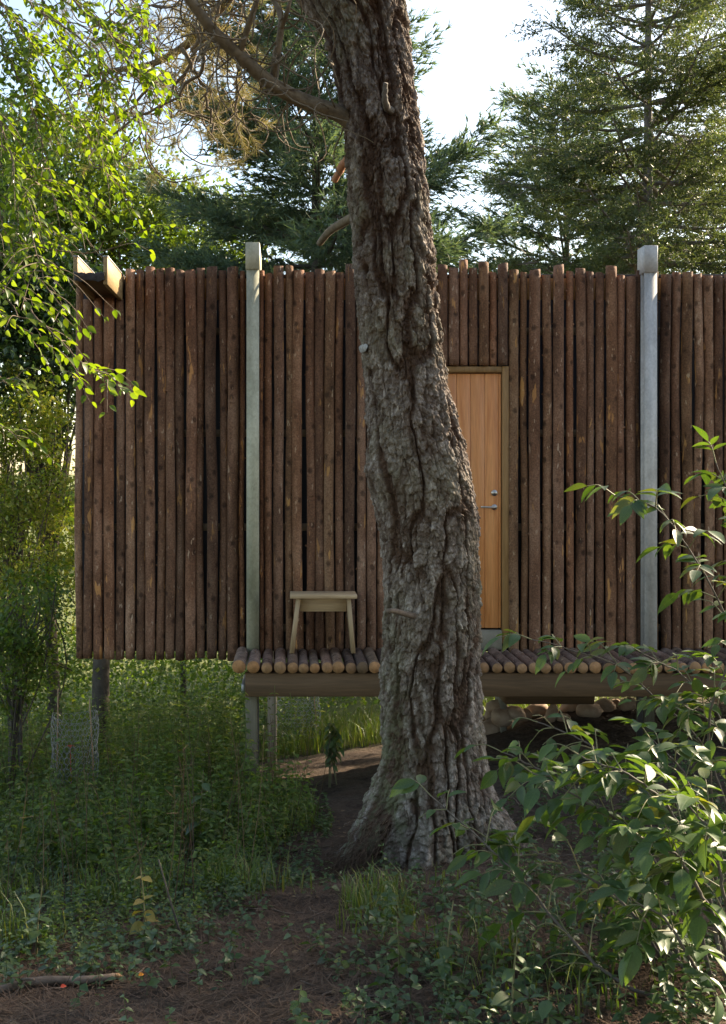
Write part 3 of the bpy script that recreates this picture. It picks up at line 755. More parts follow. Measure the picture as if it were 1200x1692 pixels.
    me = mesh('trunk', V, Q, None, [M['pinebark']], True)
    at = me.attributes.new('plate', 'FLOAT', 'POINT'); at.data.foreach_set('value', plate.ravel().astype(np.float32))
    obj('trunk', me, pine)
build_trunk()
# upper trunk and crown limbs above the picture
def limb(name, pts, r0, r1, m, n=26, seg=10, wob=.0, parent=None, po=None):
    c = spline(pts, n)
    if wob: c[1:-1] += rng.normal(0, wob, (n - 2, 3))
    t = np.linspace(0, 1, n)
    rad = (r0 + (r1 - r0) * t) * (1 + .10 * (noise2(t * 9, t * 0, rng.integers(999)) - .5))
    po = PO if po is None else po
    V, Q, T = tube(c, rad, seg); 
    obj(name, mesh(name, V - po, Q, T, [m], True), pine if parent is None else parent)
    return c, rad
ax, hw = trunk_axis(5.6)
limb('upper_trunk', [(ax, 6, 5.5), (ax - .35, 6, 7), (ax - .7, 6.1, 9), (ax - .7, 6, 12.2)], .42, .07, M['branch'], 30, 20)
limbs = []
A = limb('branch', [P(585, 205, 5.98), P(558, 187, 5.95), P(500, 166, 5.9), P(450, 139, 5.8), P(400, 96, 5.7), P(350, 48, 5.6), P(310, -5, 5.5), P(260, -70, 5.4)], .050, .024, M['branch'], 40, 12); limbs.append(A)
A = limb('branch', [P(440, -80, 6.2), P(372, 2, 6.4), P(332, 50, 6.5), P(300, 80, 6.6), P(250, 106, 6.7), P(190, 116, 6.8), P(140, 126, 6.9)], .040, .012, M['branch'], 40, 10); limbs.append(A)
A = limb('branch', [P(452, 128, 5.82), P(457, 95, 5.75), P(464, 50, 5.7), P(462, 20, 5.7), P(440, -20, 5.7)], .026, .014, M['branch'], 20, 8); limbs.append(A)
A = limb('branch', [P(464, 48, 5.7), P(476, 15, 5.6), P(484, -20, 5.6)], .016, .010, M['branch'], 12, 8); limbs.append(A)
A = limb('branch', [P(395, 92, 5.7), P(408, 50, 5.6), P(425, 0, 5.5), P(440, -60, 5.5)], .022, .012, M['branch'], 16, 8); limbs.append(A)
A = limb('branch', [P(590, 250, 6.15), P(570, 268, 6.3), P(560, 284, 6.42), P(553, 298, 6.5)], .030, .020, M['twigred'], 16, 9, .003)
A = limb('branch', [P(600, 352, 6.1), P(570, 366, 6.3), P(545, 382, 6.5), P(528, 402, 6.7)], .030, .022, M['branch'], 14, 8)
A = limb('branch', [P(648, 185, 5.80), P(637, 172, 5.70), P(636, 152, 5.66), P(638, 137, 5.64)], .022, .013, M['barkgrey'], 14, 9, .003)
A = limb('branch', [P(700, 1020, 5.8), P(672, 1015, 5.68), P(655, 1010, 5.60), P(641, 1009, 5.54)], .020, .012, M['deadwood'], 10, 9)
A = limb('branch', [P(752, 720, 5.95), P(757, 700, 5.93), P(755, 688, 5.92)], .010, .004, M['deadwood'], 8, 6)
# weathered scar where a branch was cut
c = P(601, 574, 5.86); V = []; 
for a in np.linspace(0, 2 * math.pi, 14, endpoint=False): V.append(c + np.array([.020 * math.cos(a) * (1 + .2 * math.sin(3 * a)), -.06 * math.cos(a) + .02, .028 * math.sin(a) * (1 + .15 * math.cos(2 * a))]) + (0, .02, 0))
V += [c + (0, -.004, 0)]; obj('branch_scar', mesh('branch_scar', np.array(V) - PO, None, [(k, (k + 1) % 14, 14) for k in range(14)], [M['scar']], True), pine)

# needles: tufts on curly twigs
def needle_tuft(n, L, w, ln, spread=.9, seed=0):
    r = np.random.default_rng(seed); V = []; T = []
    for k in range(n):
        t = r.uniform(.25, 1.0); a = r.uniform(0, 2 * math.pi); el = r.uniform(.25, 1.0) * spread
        b = np.array([0, t * L, 0]); d = np.array([math.cos(a) * math.sin(el), math.cos(el), math.sin(a) * math.sin(el)])
        s = np.cross(d, r.normal(size=3)); s /= np.linalg.norm(s); l = ln * r.uniform(.7, 1.1)
        o = len(V); V += [tuple(b - s * w / 2), tuple(b + s * w / 2), tuple(b + d * l)]; T.append((o, o + 1, o + 2))
    return np.array(V), [], T

def twig_cloud(starts, dirs, length, n=9, curl=.55, up=.0, seg=4, r0=.006, tufts=None):
    """curly twigs; returns tube geometry and tips (pos, dir)"""
    g = G(); tips = []
    for s, d in zip(starts, dirs):
        L = length * rng.uniform(.5, 1.2); p = np.array(s, float); d = nrm(d); pts = [p.copy()]
        ax = nrm(rng.normal(size=3))
        for k in range(n):
            d = nrm(d + curl * .35 * np.cross(ax, d) + rng.normal(0, .12, 3) + np.array([0, 0, up]))
            p = p + d * L / n; pts.append(p.copy())
            if k >= n - 2 or (k > 3 and rng.random() < .25): tips.append((p.copy(), nrm(d + rng.normal(0, .35, 3))))
        g.tube(pts, np.linspace(r0, r0 * .45, n + 1), seg, 0, False)
    return g, tips

st_, di_ = [], []
for (c, rad) in limbs[:5]:
    for k in range(3, len(c)):
        for _ in range(2 if len(c) > 20 else 1):
            if rng.random() < .8:
                st_.append(c[k]); di_.append(nrm(rdir(1)[0] + np.array([-.3, 0, -.25])))
# secondary hanging network in the open window left of the trunk
for _ in range(150):
    q = P(rng.uniform(140, 420), rng.uniform(-40, 230), rng.uniform(6.0, 7.4))
    st_.append(q); di_.append(nrm(rdir(1)[0] + np.array([-.2, 0, -.3])))
g, tips = twig_cloud(st_, di_, .55, 10, 1.0)
for a, b, cc in ((( 330, 60), (300, 130), (250, 190)), ((350, 48), (310, 110), (290, 190)), ((300, 80), (340, 150), (350, 220)), ((345, 75), (300, 150), (150, 240)), ((395, 90), (392, 150), (395, 230)), ((250, 105), (230, 170), (180, 200))):
    Yd = rng.uniform(5.7, 6.6); cpt = spline([P(*a, Yd), P(*b, Yd + .1), P(*cc, Yd + .2)], 14); cpt[1:-1] += rng.normal(0, .012, (12, 3)); g.tube(cpt, np.linspace(.014, .006, 14), 6, 0, False)
obj('twigs', g.build('twigs', [M['branch']], True, PO), pine, kind='stuff')
def tuft_mesh(name, tips, tm, sc, m, po):
    p = np.array([t[0] for t in tips]); d = np.array([t[1] for t in tips])
    V, Q, T = scatter(tm, frames(d, rdir(len(d))), p, rng.uniform(sc[0], sc[1], len(p)))
    return mesh(name, V - po, Q, T, [m])
tips = [t for t in tips if t[0][2] > 3.05 and VX + t[0][0] / t[0][1] * FPX < 440 and t[0][1] > 5.9]
obj('needles', tuft_mesh('needles', tips, needle_tuft(34, .10, .0026, .085, 1.15, 3), (.8, 1.25), M['needle_old'], PO), pine, kind='stuff')
# crown over the picture (casts the shade of a pine crown)
tipu = []; gl = G()
for k in range(26):
    z0 = rng.uniform(8.6, 12); a = rng.uniform(0, 2 * math.pi)
    if -.9 < a - math.radians(40) < .9 and z0 < 12: a += math.pi
    x0, y0 = ax - .75, 6.05; Lb = rng.uniform(1.6, 3.2) * (1.2 - (z0 - 8) / 9)
    pts = [np.array([x0, y0, z0]), np.array([x0 + math.cos(a) * Lb * .5, y0 + math.sin(a) * Lb * .5, z0 + .25]), np.array([x0 + math.cos(a) * Lb, y0 + math.sin(a) * Lb, z0 + .5])]
    c = spline(pts, 14); gl.tube(c, np.linspace(.05, .015, 14), 6, 0, False)
    for q in range(46):
        p = c[rng.integers(5, 14)] + rng.normal(0, .28, 3); tipu.append((p, rdir(1, -.2, 1)[0]))
obj('crown_branches', gl.build('crown_branches', [M['branch']], True, PO), pine, kind='stuff')
obj('crown', tuft_mesh('crown', tipu, needle_tuft(40, .22, .006, .12, 1.1, 5), (.9, 1.4), M['needle_old'], PO), pine, kind='stuff')

# ------------------------------------------------------------------ conifers behind the cabin
def conifer(name, label, base, H, rbase, z_lo, whorls, per, tm, sc, m, bark, r_trunk, tilt=-.1, density=1.0, group=None, droop=0.0, lean=(0, 0), taper=1.0, shoot_len=.5, shape=.85, seedoff=0):
    base = np.array(base, float); t = thing(name, label, 'tree', base, group)
    top = base + np.array([lean[0], lean[1], H])
    c = spline([base - (0, 0, .4), base + (top - base) * .5 + rng.normal(0, .05, 3), top], 24)
    V, Q, T = tube(c, np.linspace(r_trunk, .02, 24), 10); obj('trunk', mesh('trunk', V - base, Q, T, [bark], True), t)
    g = G(); tips = []
    for w in range(whorls):
        f = (w + rng.uniform(0, .6)) / whorls; z = z_lo + (H - z_lo) * f
        ctr = base + (top - base) * (z / H); L0 = rbase * (1 - f ** 1.25) ** shape + .25
        n = per if rng.random() < .6 else per - 1; a0 = rng.uniform(0, 2 * math.pi)
        for k in range(n):
            a = a0 + 2 * math.pi * k / n + rng.uniform(-.35, .35); L = L0 * (rng.uniform(.62, 1.12) if rng.random() > .2 else rng.uniform(.3, .6))
            el = tilt + .55 * f + rng.uniform(-.22, .22)
            d = np.array([math.cos(a) * math.cos(el), math.sin(a) * math.cos(el), math.sin(el)])
            tip = ctr + d * L + np.array([0, 0, -droop * L + .10 * L]); midp = ctr + d * L * .55 + np.array([0, 0, -droop * L * .7])
            bc = spline([ctr, midp, tip], 12); g.tube(bc, np.linspace(.012 + .012 * L, .006, 12), 5, 0, False)
            side = nrm(np.cross(d, (0, 0, 1)))
            nb = max(4, int(L / .10 * density))
            for q in range(nb):
                s = rng.uniform(.10, 1.0) ** .8; p = bc[min(11, int(s * 11))] ; sg = rng.choice([-1, 1])
                l2 = (.28 + .36 * L * (1 - s)) * rng.uniform(.5, 1.15)
                d2 = nrm(d * .8 + side * sg * rng.uniform(.4, 1.0) + np.array([0, 0, rng.uniform(-.25, .2) - droop * .6]))
                e = p + d2 * l2; g.tube([p, e], [.006, .003], 3, 0, False)
                ns = max(2, int(l2 / shoot_len * 4.6))
                for j in range(ns):
                    u = (j + rng.uniform(.2, 1)) / ns
                    tips.append((p + d2 * l2 * u + rng.normal(0, .03, 3), nrm(d2 + side * rng.uniform(-.6, .6) + np.array([0, 0, rng.uniform(-.2, .35) - droop]) + rng.normal(0, .2, 3))))
            tips.append((tip, nrm(d + (0, 0, .3))))
    obj('branches', g.build('branches', [bark], False, base), t, kind='stuff')
    obj('crown', tuft_mesh('crown', tips, tm, sc, m, base), t, kind='stuff')
    return t, len(tips)
pine_t = needle_tuft(16, .22, .013, .10, .9, 11)
spruce_t = needle_tuft(16, .24, .013, .055, 1.2, 12)
n_ = []
import sys
def gb(px, Y): x = (px - VX) * Y / FPX; return (x, Y, float(gz(x, Y)))
t, n = conifer('background_pine', 'blue-green pine rising behind the roof, partly hidden by the big trunk', gb(524, 25.), 19.4, 5.4, 4.9, 24, 7, pine_t, (1.9, 3.0), M['needle_pine'], M['barkdark'], .24, -.02, 1.0, taper=1, shoot_len=.55, shape=.9); n_.append(n)
t, n = conifer('background_spruce', 'tall loose green spruce with bare trunk above the right steel post', gb(1072, 15.5), 12.8, 2.6, 4.8, 27, 6, spruce_t, (1.1, 1.8), M['needle_spruce'], M['barkgrey'], .13, .05, 1.3, droop=.16, shoot_len=.42, shape=.95); n_.append(n)
t, n = conifer('background_pine', 'shorter dark pine left of the spruce, behind the roof edge', gb(935, 28.0), 14.4, 4.0, 4.8, 17, 7, pine_t, (1.8, 2.8), M['needle_pine'], M['barkdark'], .18, 0, .75, shape=.5, shoot_len=.55); n_.append(n)
t2, n = conifer('background_spruce', 'bushy spruce at the right picture edge', gb(1235, 22.), 15.5, 3.8, 3.9, 22, 7, spruce_t, (1.3, 2.1), M['needle_spruce'], M['barkgrey'], .15, .05, .8, droop=.12, shape=.6); n_.append(n)
def copy_tree(o, loc, rz, label, group=None, s=1.0):
    c = o.copy(); COL.objects.link(c); c.location = loc; c.rotation_euler.z = rz; c.scale = (s, s, s); c['label'] = label
    if group: c['group'] = group
    for ch in o.children:
        k = ch.copy(); COL.objects.link(k); k.parent = c
    return c
for k, (x, y, s) in enumerate(((9.7, 10.6, .56), (12.0, 12.2, .66))):
    copy_tree(t2, (x, y, float(gz(x, y))), 1.1 * k + .7, ('shorter spruce outside the picture to the right, nearer the cabin', 'taller spruce outside the picture to the right, farther from the cabin')[k], 'spruces outside the picture to the right', s)

for k, (x, y, s, lab) in enumerate(((-8.5, -5.5, .95, 'unseen spruce added behind the viewpoint, leftmost of its row'), (-4.2, -8.5, 1.0, 'unseen spruce added behind the viewpoint, second from the left of its row'), (.6, -9.5, .9, 'unseen spruce added behind the viewpoint, in the middle of its row'), (5.4, -8.0, 1.0, 'unseen spruce added behind the viewpoint, second from the right of its row'), (10., -5.0, .95, 'unseen spruce added behind the viewpoint, rightmost of its row'))):
    copy_tree(t2, (x, y, float(gz(x, y))), 1.3 * k, lab, 'unseen spruces added behind the viewpoint', s)  # unseen row of spruces added to block low sky light

# ------------------------------------------------------------------ broad-leaved trees
def broadleaf(name, label, base, H, crown, nclump, per, ls, m, bark, r0, cl=.32, group=None, leafT=None, hang=.35, stems=1, cat='tree'):
    """crown: list of (centre offset, radii)"""
    base = np.array(base, float); t = thing(name, label, cat, base, group)
    g = G()
    cs = []; vols = np.array([np.prod(c[1]) for c in crown]) ** .8; vols = vols / vols.sum()
    for k in range(nclump):
        c, r = crown[rng.choice(len(crown), p=vols)]
        cs.append(np.array(c) + rdir(1)[0] * np.array(r) * rng.uniform(.25, 1.0) ** .45)
    cs = np.array(cs)
    top = np.mean([c[0] for c in crown], 0)
    for s in range(stems):
        b0 = np.array([rng.uniform(-.15, .15), rng.uniform(-.15, .15), -.3]) * (1 if stems > 1 else .2) + (0, 0, -.1)
        tp = np.array([top[0] * (.8 + .4 * s / max(stems, 1)), top[1], top[2] + H * .12])
        mid = np.array([top[0] * .35 + rng.normal(0, .1), top[1] * .35, top[2] * .5])
        tc = spline([b0, mid, tp], 20); g.tube(tc, np.linspace(r0, r0 * .25, 20), 9, 0, False)
        for k in rng.choice(nclump, min(nclump, 34 // stems), False):
            j = rng.integers(6, 18); q = cs[k]; a = tc[j]
            g.tube(spline([a, (a + q) / 2 + rng.normal(0, .12, 3) + (0, 0, .1), q], 8), np.linspace(r0 * .32, .006, 8), 5, 0, False)
    obj('trunk', g.build('trunk', [bark], True), t)
    N = nclump * per
    P0 = np.repeat(cs, per, 0) + rng.normal(0, 1, (N, 3)) * cl * np.array([1, 1, .65]) * rng.uniform(.6, 1.3, nclump).repeat(per)[:, None]
    d = nrm(rdir(N) + np.array([0, 0, -hang])); up = nrm(rdir(N) * .8 + np.array([0, 0, 1.0]))
    V, Q, T = scatter(leafT or leaf_low(), frames(d, up), P0, ls * rng.uniform(.65, 1.25, N))
    obj('crown', mesh('crown', V, Q, T, [m]), t, kind='stuff')
    return t
def off(px, py, Y, base): return P(px, py, Y) - np.array(base)
b = gb(230, 30.)
broadleaf('maple_tree', 'sunlit yellow-green broadleaf tree behind the left end of the roof', b, 7, [(off(180, 360, 30., b), (3.1, 2.4, 1.9)), (off(100, 300, 30., b), (2.3, 2.3, 2.0)), (off(330, 410, 30., b), (2.4, 2.3, 1.3)), (off(50, 410, 30., b), (2.1, 2.0, 2.3))], 250, 115, .18, M['leaf_mid'], M['barkdark'], .25, .62)
b = gb(92, 13.8)
broadleaf('ash_tree', 'dark-leaved tree with upright trunk left of the cabin wall', b, 6, [(off(70, 590, 13.8, b), (.8, .9, 1.2)), (off(40, 480, 14, b), (1.0, .9, .9)), (off(95, 480, 14, b), (.6, .9, .6))], 130, 90, .10, M['leaf_dark'], M['barkdark'], .105, .24)
b = gb(-160, 13.)
broadleaf('ash_tree', 'dark tree at the far left picture edge behind the hanging leaves', b, 6, [(off(-60, 300, 13, b), (1.0, 1.2, 1.6)), (off(-40, 560, 13, b), (.9, 1, 1.2))], 120, 100, .09, M['leaf_dark'], M['barkdark'], .13, .28)
b = gb(40, 12.6)
broadleaf('plum_bush', 'sunlit lime-green bush beside the left cabin wall', b, 3, [(off(30, 780, 12.6, b), (.75, .6, .9)), (off(70, 900, 12.6, b), (.55, .6, .75)), (off(0, 960, 12.6, b), (.6, .6, .7)), (off(30, 680, 12.6, b), (.6, .6, .6))], 165, 85, .06, M['leaf_lime'], M['stemgrey'], .03, .12, stems=4, cat='bush')
b = gb(30, 9.2)
broadleaf('plum_bush', 'darker green bush under the lime-green one left of the cabin', b, 3, [(off(45, 1020, 9.2, b), (.42, .5, .42)), (off(0, 1100, 9.2, b), (.42, .5, .42)), (off(60, 1130, 9.4, b), (.40, .4, .30))], 80, 65, .048, M['leaf_fresh'], M['stemgrey'], .025, .11, stems=4, cat='bush')
b = gb(-60, 14.)
broadleaf('meadow_bush', 'pale sunlit bush far behind the left cabin corner', b, 3, [(off(40, 900, 14, b), (1.5, .9, 1.4)), (off(20, 720, 14, b), (1.0, .8, 1.0))], 60, 80, .075, M['leaf_lime'], M['stemgrey'], .05, .26, stems=3, cat='bush')
for px, Y, r in ((172, 12.5, .12), (90, 14.5, .1), (305, 15., .05)):
    b = np.array(gb(px, Y)); g = G(); g.tube(spline([(0, 0, -.3), (rng.normal(0, .04), 0, 1.4), (rng.normal(0, .1), 0, 3.4)], 20), np.linspace(r, r * .7, 20), 10)
    g.tube([(0, 0, 3.2), (.2, .1, 4.4)], [r * .7, r * .4], 8)
    t = thing('bare_trunk', {172: 'thick dark tree trunk seen under the left end of the cabin', 90: 'dark tree trunk behind the bushes left of the cabin', 305: 'thin dark stem seen under the cabin left of the deck'}[px], 'tree trunk', b); obj('trunk', g.build('trunk', [M['barkdark']], True), t)
# dim hedge behind the cabin, seen underneath it
def hedge():
    N = 50000; x = rng.uniform(-7.5, 6, N); y = rng.uniform(12.6, 19.5, N); h = rng.uniform(0, 1, N) ** .8 * (.9 + 1.3 * noise2(x * .8, y * .6, 77)) * np.where(x < -.8, 1.25, 1.0)
    p = np.stack([x, y, gz(x, y) + h], -1); d = nrm(rdir(N) + (0, 0, -.2)); up = nrm(rdir(N) * .8 + (0, 0, 1))
    V, Q, T = scatter(leaf_low(), frames(d, up), p, .075 * rng.uniform(.6, 1.3, N))
    obj('thicket', mesh('thicket', V, Q, T, [M['leaf_fresh']]), kind='stuff', label='low green thicket behind and under the cabin', cat='thicket')
hedge()
def far_wood():
    N = 26000; a = rng.uniform(-1, 1, N); x = a * 75; y = 58 + 14 * np.abs(a) + rng.uniform(-3, 6, N); h = rng.uniform(0, 1, N) * (2.4 + 2.4 * noise2(x * .12, 0 * x, 91))
    keep = ~((x > -21) & (x < -9) & (h < 2.0)); x, y, h = x[keep], y[keep], h[keep]; N = len(x)
    p = np.stack([x, y, gz(x, y) + h], -1)
    V, Q, T = scatter(leaf_low(.45), frames(rdir(N), rdir(N)), p, rng.uniform(.5, 1.0, N))
    obj('far_wood', mesh('far_wood', V, Q, T, [M['leaf_mid']]), kind='stuff', label='distant belt of trees beyond the meadow', cat='wood')
far_wood()
# ------------------------------------------------------------------ overhanging bright twigs, upper left
LEAVES = [mesh('leaf', *leaf_fine(w, f, dr), [M['leaf_back']], True) for w, f, dr in ((.27, .10, .15), (.30, .06, .28), (.25, .14, .05), (.28, .02, .20))]
ELDER = [mesh('leaf', *leaf_fine(w, f, dr), [M['leaf_elder_v']], True) for w, f, dr in ((.22, .05, .22), (.26, .06, .38), (.20, .07, .12), (.235, .04, .50))]
def set_leaves(t, pos, d, up, sc, meshes, m, limit=300, tm=None, name='leaf'):
    """the leaves that show largest as parts of their own, the rest as one part"""
    pos = np.asarray(pos); Rm = frames(d, up); base = np.array(t.location)
    px = VX + pos[:, 0] / pos[:, 1] * FPX; py = VY + (CAMZ - pos[:, 2]) / pos[:, 1] * FPX
    vis = (px > -10) & (px < 1210) & (py > -10) & (py < 1700)
    score = np.where(vis, sc / pos[:, 1] * (.4 + .6 * np.abs(Rm[:, 1, 2])), 0)
    order = np.argsort(-score); own = [k for k in order[:limit] if score[k] > 0]; rest = np.setdiff1d(np.arange(len(pos)), own)
    for k in own:
        o = bpy.data.objects.new(name, meshes[k % len(meshes)]); COL.objects.link(o); o.parent = t
        mm = np.eye(4); mm[:3, :3] = Rm[k] * sc[k]; mm[:3, 3] = pos[k] - base; o.matrix_local = Matrix(mm.tolist())
    if len(rest):
        V, Q, T = scatter(tm or leaf_fine(), Rm[rest], pos[rest], sc[rest])
        obj('foliage', mesh('foliage', V - base, Q, T, [m], True), t, kind='stuff')

def leafy_twigs(t, twigs, size, step, m_stem, meshes, m, limit, r0=.006, sub=2, side_len=.28, flat=.5):
    base = np.array(t.location); g = G(); pos, dd, uu, ss = [], [], [], []
    def run(c, r, dens):
        tl = np.linalg.norm(np.diff(c, axis=0), axis=1).sum(); n = max(4, int(tl / step * dens)); tan = nrm(np.gradient(c, axis=0))
        g.tube(c, np.linspace(r, r * .35, len(c)), 5, 0, False)
        for k in range(n):
            f = (k + rng.uniform(.1, .9)) / n
            if f < .12: continue
            i = min(len(c) - 1, int(f * len(c))); sd = nrm(np.cross(tan[i], (0, 0, 1))) * (1 if k % 2 else -1)
            pos.append(c[i] + sd * .008); dd.append(nrm(tan[i] * .7 + sd * rng.uniform(.5, 1.1) + np.array([0, 0, rng.uniform(-.55, .1)]))); uu.append(nrm(np.array([0, 0, 1.0]) + rng.normal(0, flat, 3))); ss.append(size * rng.uniform(.65, 1.2))
    for tw in twigs:
        c = spline(tw, 26); c[1:] += np.cumsum(rng.normal(0, .004, (25, 3)), 0); run(c, r0, .8)
        L = np.linalg.norm(np.diff(c, axis=0), axis=1).sum(); tan = nrm(np.gradient(c, axis=0))
        for s in range(int(L / .10 * sub)):
            i = rng.integers(4, 25); sd = nrm(np.cross(tan[i], (0, 0, 1))) * rng.choice([-1, 1])
            l = side_len * rng.uniform(.4, 1.15); e = nrm(tan[i] * .7 + sd * rng.uniform(.5, 1.2) + np.array([0, 0, rng.uniform(-.3, .35)]))
            c2 = spline([c[i], c[i] + e * l * .5 + (0, 0, .02), c[i] + e * l + np.array([0, 0, -.12 * l])], 9); run(c2, r0 * .45, 1.0)
    obj('twigs', g.build('twigs', [m_stem], True, base), t)
    pos, dd, uu, ss = map(np.array, (pos, dd, uu, ss)); fx_ = VX + pos[:, 0] / pos[:, 1] * FPX; fy_ = VY + (CAMZ - pos[:, 2]) / pos[:, 1] * FPX
    ok = ~((fx_ > 108) & (fx_ < 215) & (fy_ > 395) & (fy_ < 505)); pos, dd, uu, ss = pos[ok], dd[ok], uu[ok], ss[ok]      # the twigs part in front of the spout
    set_leaves(t, np.array(pos), np.array(dd), np.array(uu), np.array(ss), meshes, m, limit)
    return len(pos)
Yl = 4.4
def TW(*pts): return [P(x, y, Y) for x, y, Y in pts]
bt = thing('overhanging_elm_branch', 'bright backlit green leafy branches hanging in from the top left corner', 'branch', P(-120, -60, 4.6))
tw = [TW((-60, -80, 4.6), (40, 40, 4.5), (120, 160, 4.4), (190, 300, 4.4)), TW((-60, -40, 4.7), (30, 120, 4.6), (80, 260, 4.5), (110, 400, 4.4)), TW((60, -80, 4.4), (140, 20, 4.3), (210, 80, 4.2), (260, 130, 4.2)),
      TW((120, -70, 4.6), (190, 0, 4.5), (250, 40, 4.4)), TW((-70, 40, 4.3), (0, 200, 4.2), (40, 340, 4.2), (70, 450, 4.1)), TW((-60, 140, 4.5), (20, 260, 4.5), (90, 330, 4.4), (160, 420, 4.4)),
      TW((-80, -60, 4.9), (20, 60, 4.8), (60, 200, 4.8), (70, 320, 4.7)), TW((20, -80, 4.8), (90, 60, 4.8), (140, 180, 4.7), (170, 260, 4.7)), TW((-30, -70, 4.3), (60, 20, 4.3), (150, 90, 4.2), (190, 150, 4.2)), TW((-70, 80, 4.8), (-10, 200, 4.8), (10, 340, 4.7), (20, 440, 4.7)), TW((0, -70, 4.9), (120, 0, 4.9), (200, 60, 4.8)), TW((-60, 20, 4.6), (40, 130, 4.6), (130, 230, 4.5))]
n1 = leafy_twigs(bt, tw, .040, .021, M['twig'], LEAVES, M['leaf_back'], 300, .006, 2.0, .30)
bt2 = thing('overhanging_elm_branch', 'lower bright leafy branch reaching across the left end of the log wall', 'branch', P(-140, 380, 4.4))
tw = [TW((-70, 440, 4.3), (30, 480, 4.2), (80, 540, 4.1), (140, 595, 4.1), (180, 625, 4.1), (235, 645, 4.05)), TW((-70, 390, 4.4), (20, 430, 4.3), (90, 480, 4.3), (150, 540, 4.2)), TW((-60, 360, 4.6), (60, 400, 4.5), (160, 408, 4.5), (245, 372, 4.4)), TW((-60, 480, 4.4), (10, 520, 4.3), (70, 560, 4.3), (105, 600, 4.3)), TW((-60, 560, 4.5), (0, 620, 4.4), (40, 640, 4.4)), TW((-70, 620, 4.5), (-10, 690, 4.4), (40, 740, 4.4)), TW((-60, 420, 4.2), (0, 470, 4.2), (40, 540, 4.1))]
n2 = leafy_twigs(bt2, tw, .046, .028, M['twig'], LEAVES, M['leaf_back'], 300, .005, 1.1, .24)

# ------------------------------------------------------------------ compound-leaved shrubs, lower right
def compound_shrub(t, stems, lf=.10, node=.10, limit=300, start=.25, rl=.17, m_stem=None, r0=.007, pairs=(2, 3), droop=.25, end=1.0):
    base = np.array(t.location); g = G(); gr = G(); pos, dd, uu, ss = [], [], [], []
    for sp in stems:
        c = spline(sp, 40); c[3:] += np.cumsum(rng.normal(0, .0022, (37, 3)), 0)
        tan = nrm(np.gradient(c, axis=0)); L = np.linalg.norm(np.diff(c, axis=0), axis=1).sum()
        so = obj('stem', mesh('stem', *[*(lambda V, Q, T: (V - base, Q, T))(*tube(c, np.linspace(r0, r0 * .32, 40), 7)), [m_stem or M['stemgrey']], True]), t)
        n = max(3, int(L * (1 - start) / node)); a0 = rng.uniform(0, 3)
        for k in range(n + 1):
            f = start + (1 - start) * k / n; i = min(39, int(f * 39)); last = k == n
            for sg in ((0,) if last else (-1, 1)):
                sd = nrm(np.cross(tan[i], (0, 0, 1))); w = nrm(np.cross(sd, tan[i])); a = a0 + k * 1.57 + rng.uniform(-.3, .3)
                o = (sd * math.cos(a) + w * math.sin(a) * .6) * (sg if sg else 0)
                d = nrm(tan[i] * (.6 if sg else 1.0) + o + np.array([0, 0, rng.uniform(-.1, .35)])); lr = rl * rng.uniform(.65, 1.2) * (1 if f < .85 else .75)
                e1 = c[i] + d * lr * .55; e2 = c[i] + d * lr + np.array([0, 0, -droop * lr])
                rc = spline([c[i], e1, e2], 9); gr.tube(rc, np.linspace(.0026, .0014, 9), 4, 0, False); rt = nrm(np.gradient(rc, axis=0))
                npair = rng.integers(pairs[0], pairs[1] + 1); sc = lf * rng.uniform(.8, 1.2)
                upn = nrm(np.array([0, 0, 1.0]) + rng.normal(0, .30, 3))
                for q in range(npair):
                    j = int(8 * (.42 + .5 * q / max(npair - .2, 1))); s2 = nrm(np.cross(rt[j], upn))
                    for z in (-1, 1):
                        if rng.random() < .06: continue
                        pos.append(rc[j]); dd.append(nrm(rt[j] * .55 + s2 * z * .85 + np.array([0, 0, rng.uniform(-.45, .05)]))); uu.append(nrm(upn + rng.normal(0, .22, 3))); ss.append(sc * rng.uniform(.75, 1.0))
                pos.append(rc[-1]); dd.append(nrm(rt[-1] + np.array([0, 0, rng.uniform(-.3, .1)]))); uu.append(nrm(upn + rng.normal(0, .2, 3))); ss.append(sc * rng.uniform(1.0, 1.25))
    pos, dd, uu, ss = map(np.array, (pos, dd, uu, ss)); fx_ = VX + pos[:, 0] / pos[:, 1] * FPX; fy_ = VY + (CAMZ - pos[:, 2]) / pos[:, 1] * FPX
    thin = ((fx_ > 770) & (fx_ < 1050) & (fy_ > 1120) & (fy_ < 1240)) | ((fx_ > 800) & (fx_ < 1000) & (fy_ > 1400) & (fy_ < 1700)) | (fx_ < 820)
    ok = ~thin | (rng.random(len(pos)) < .38); pos, dd, uu, ss = pos[ok], dd[ok], uu[ok], ss[ok]      # thinner towards the pine
    obj('leaf_stalks', gr.build('leaf_stalks', [M['stem']], True, base), t, kind='stuff')
    set_leaves(t, np.array(pos), np.array(dd), np.array(uu), np.array(ss), ELDER, M['leaf_elder'], limit)
    return len(pos)
eb = P(1185, 1692, 3.15); eb[2] = gz(eb[0], eb[1])
e1 = thing('elder_shrub', 'large elder shrub with long leaning stems filling the lower right foreground', 'shrub', eb)
B = lambda dx=0, dy=0: eb + np.array([dx, dy, -.03])
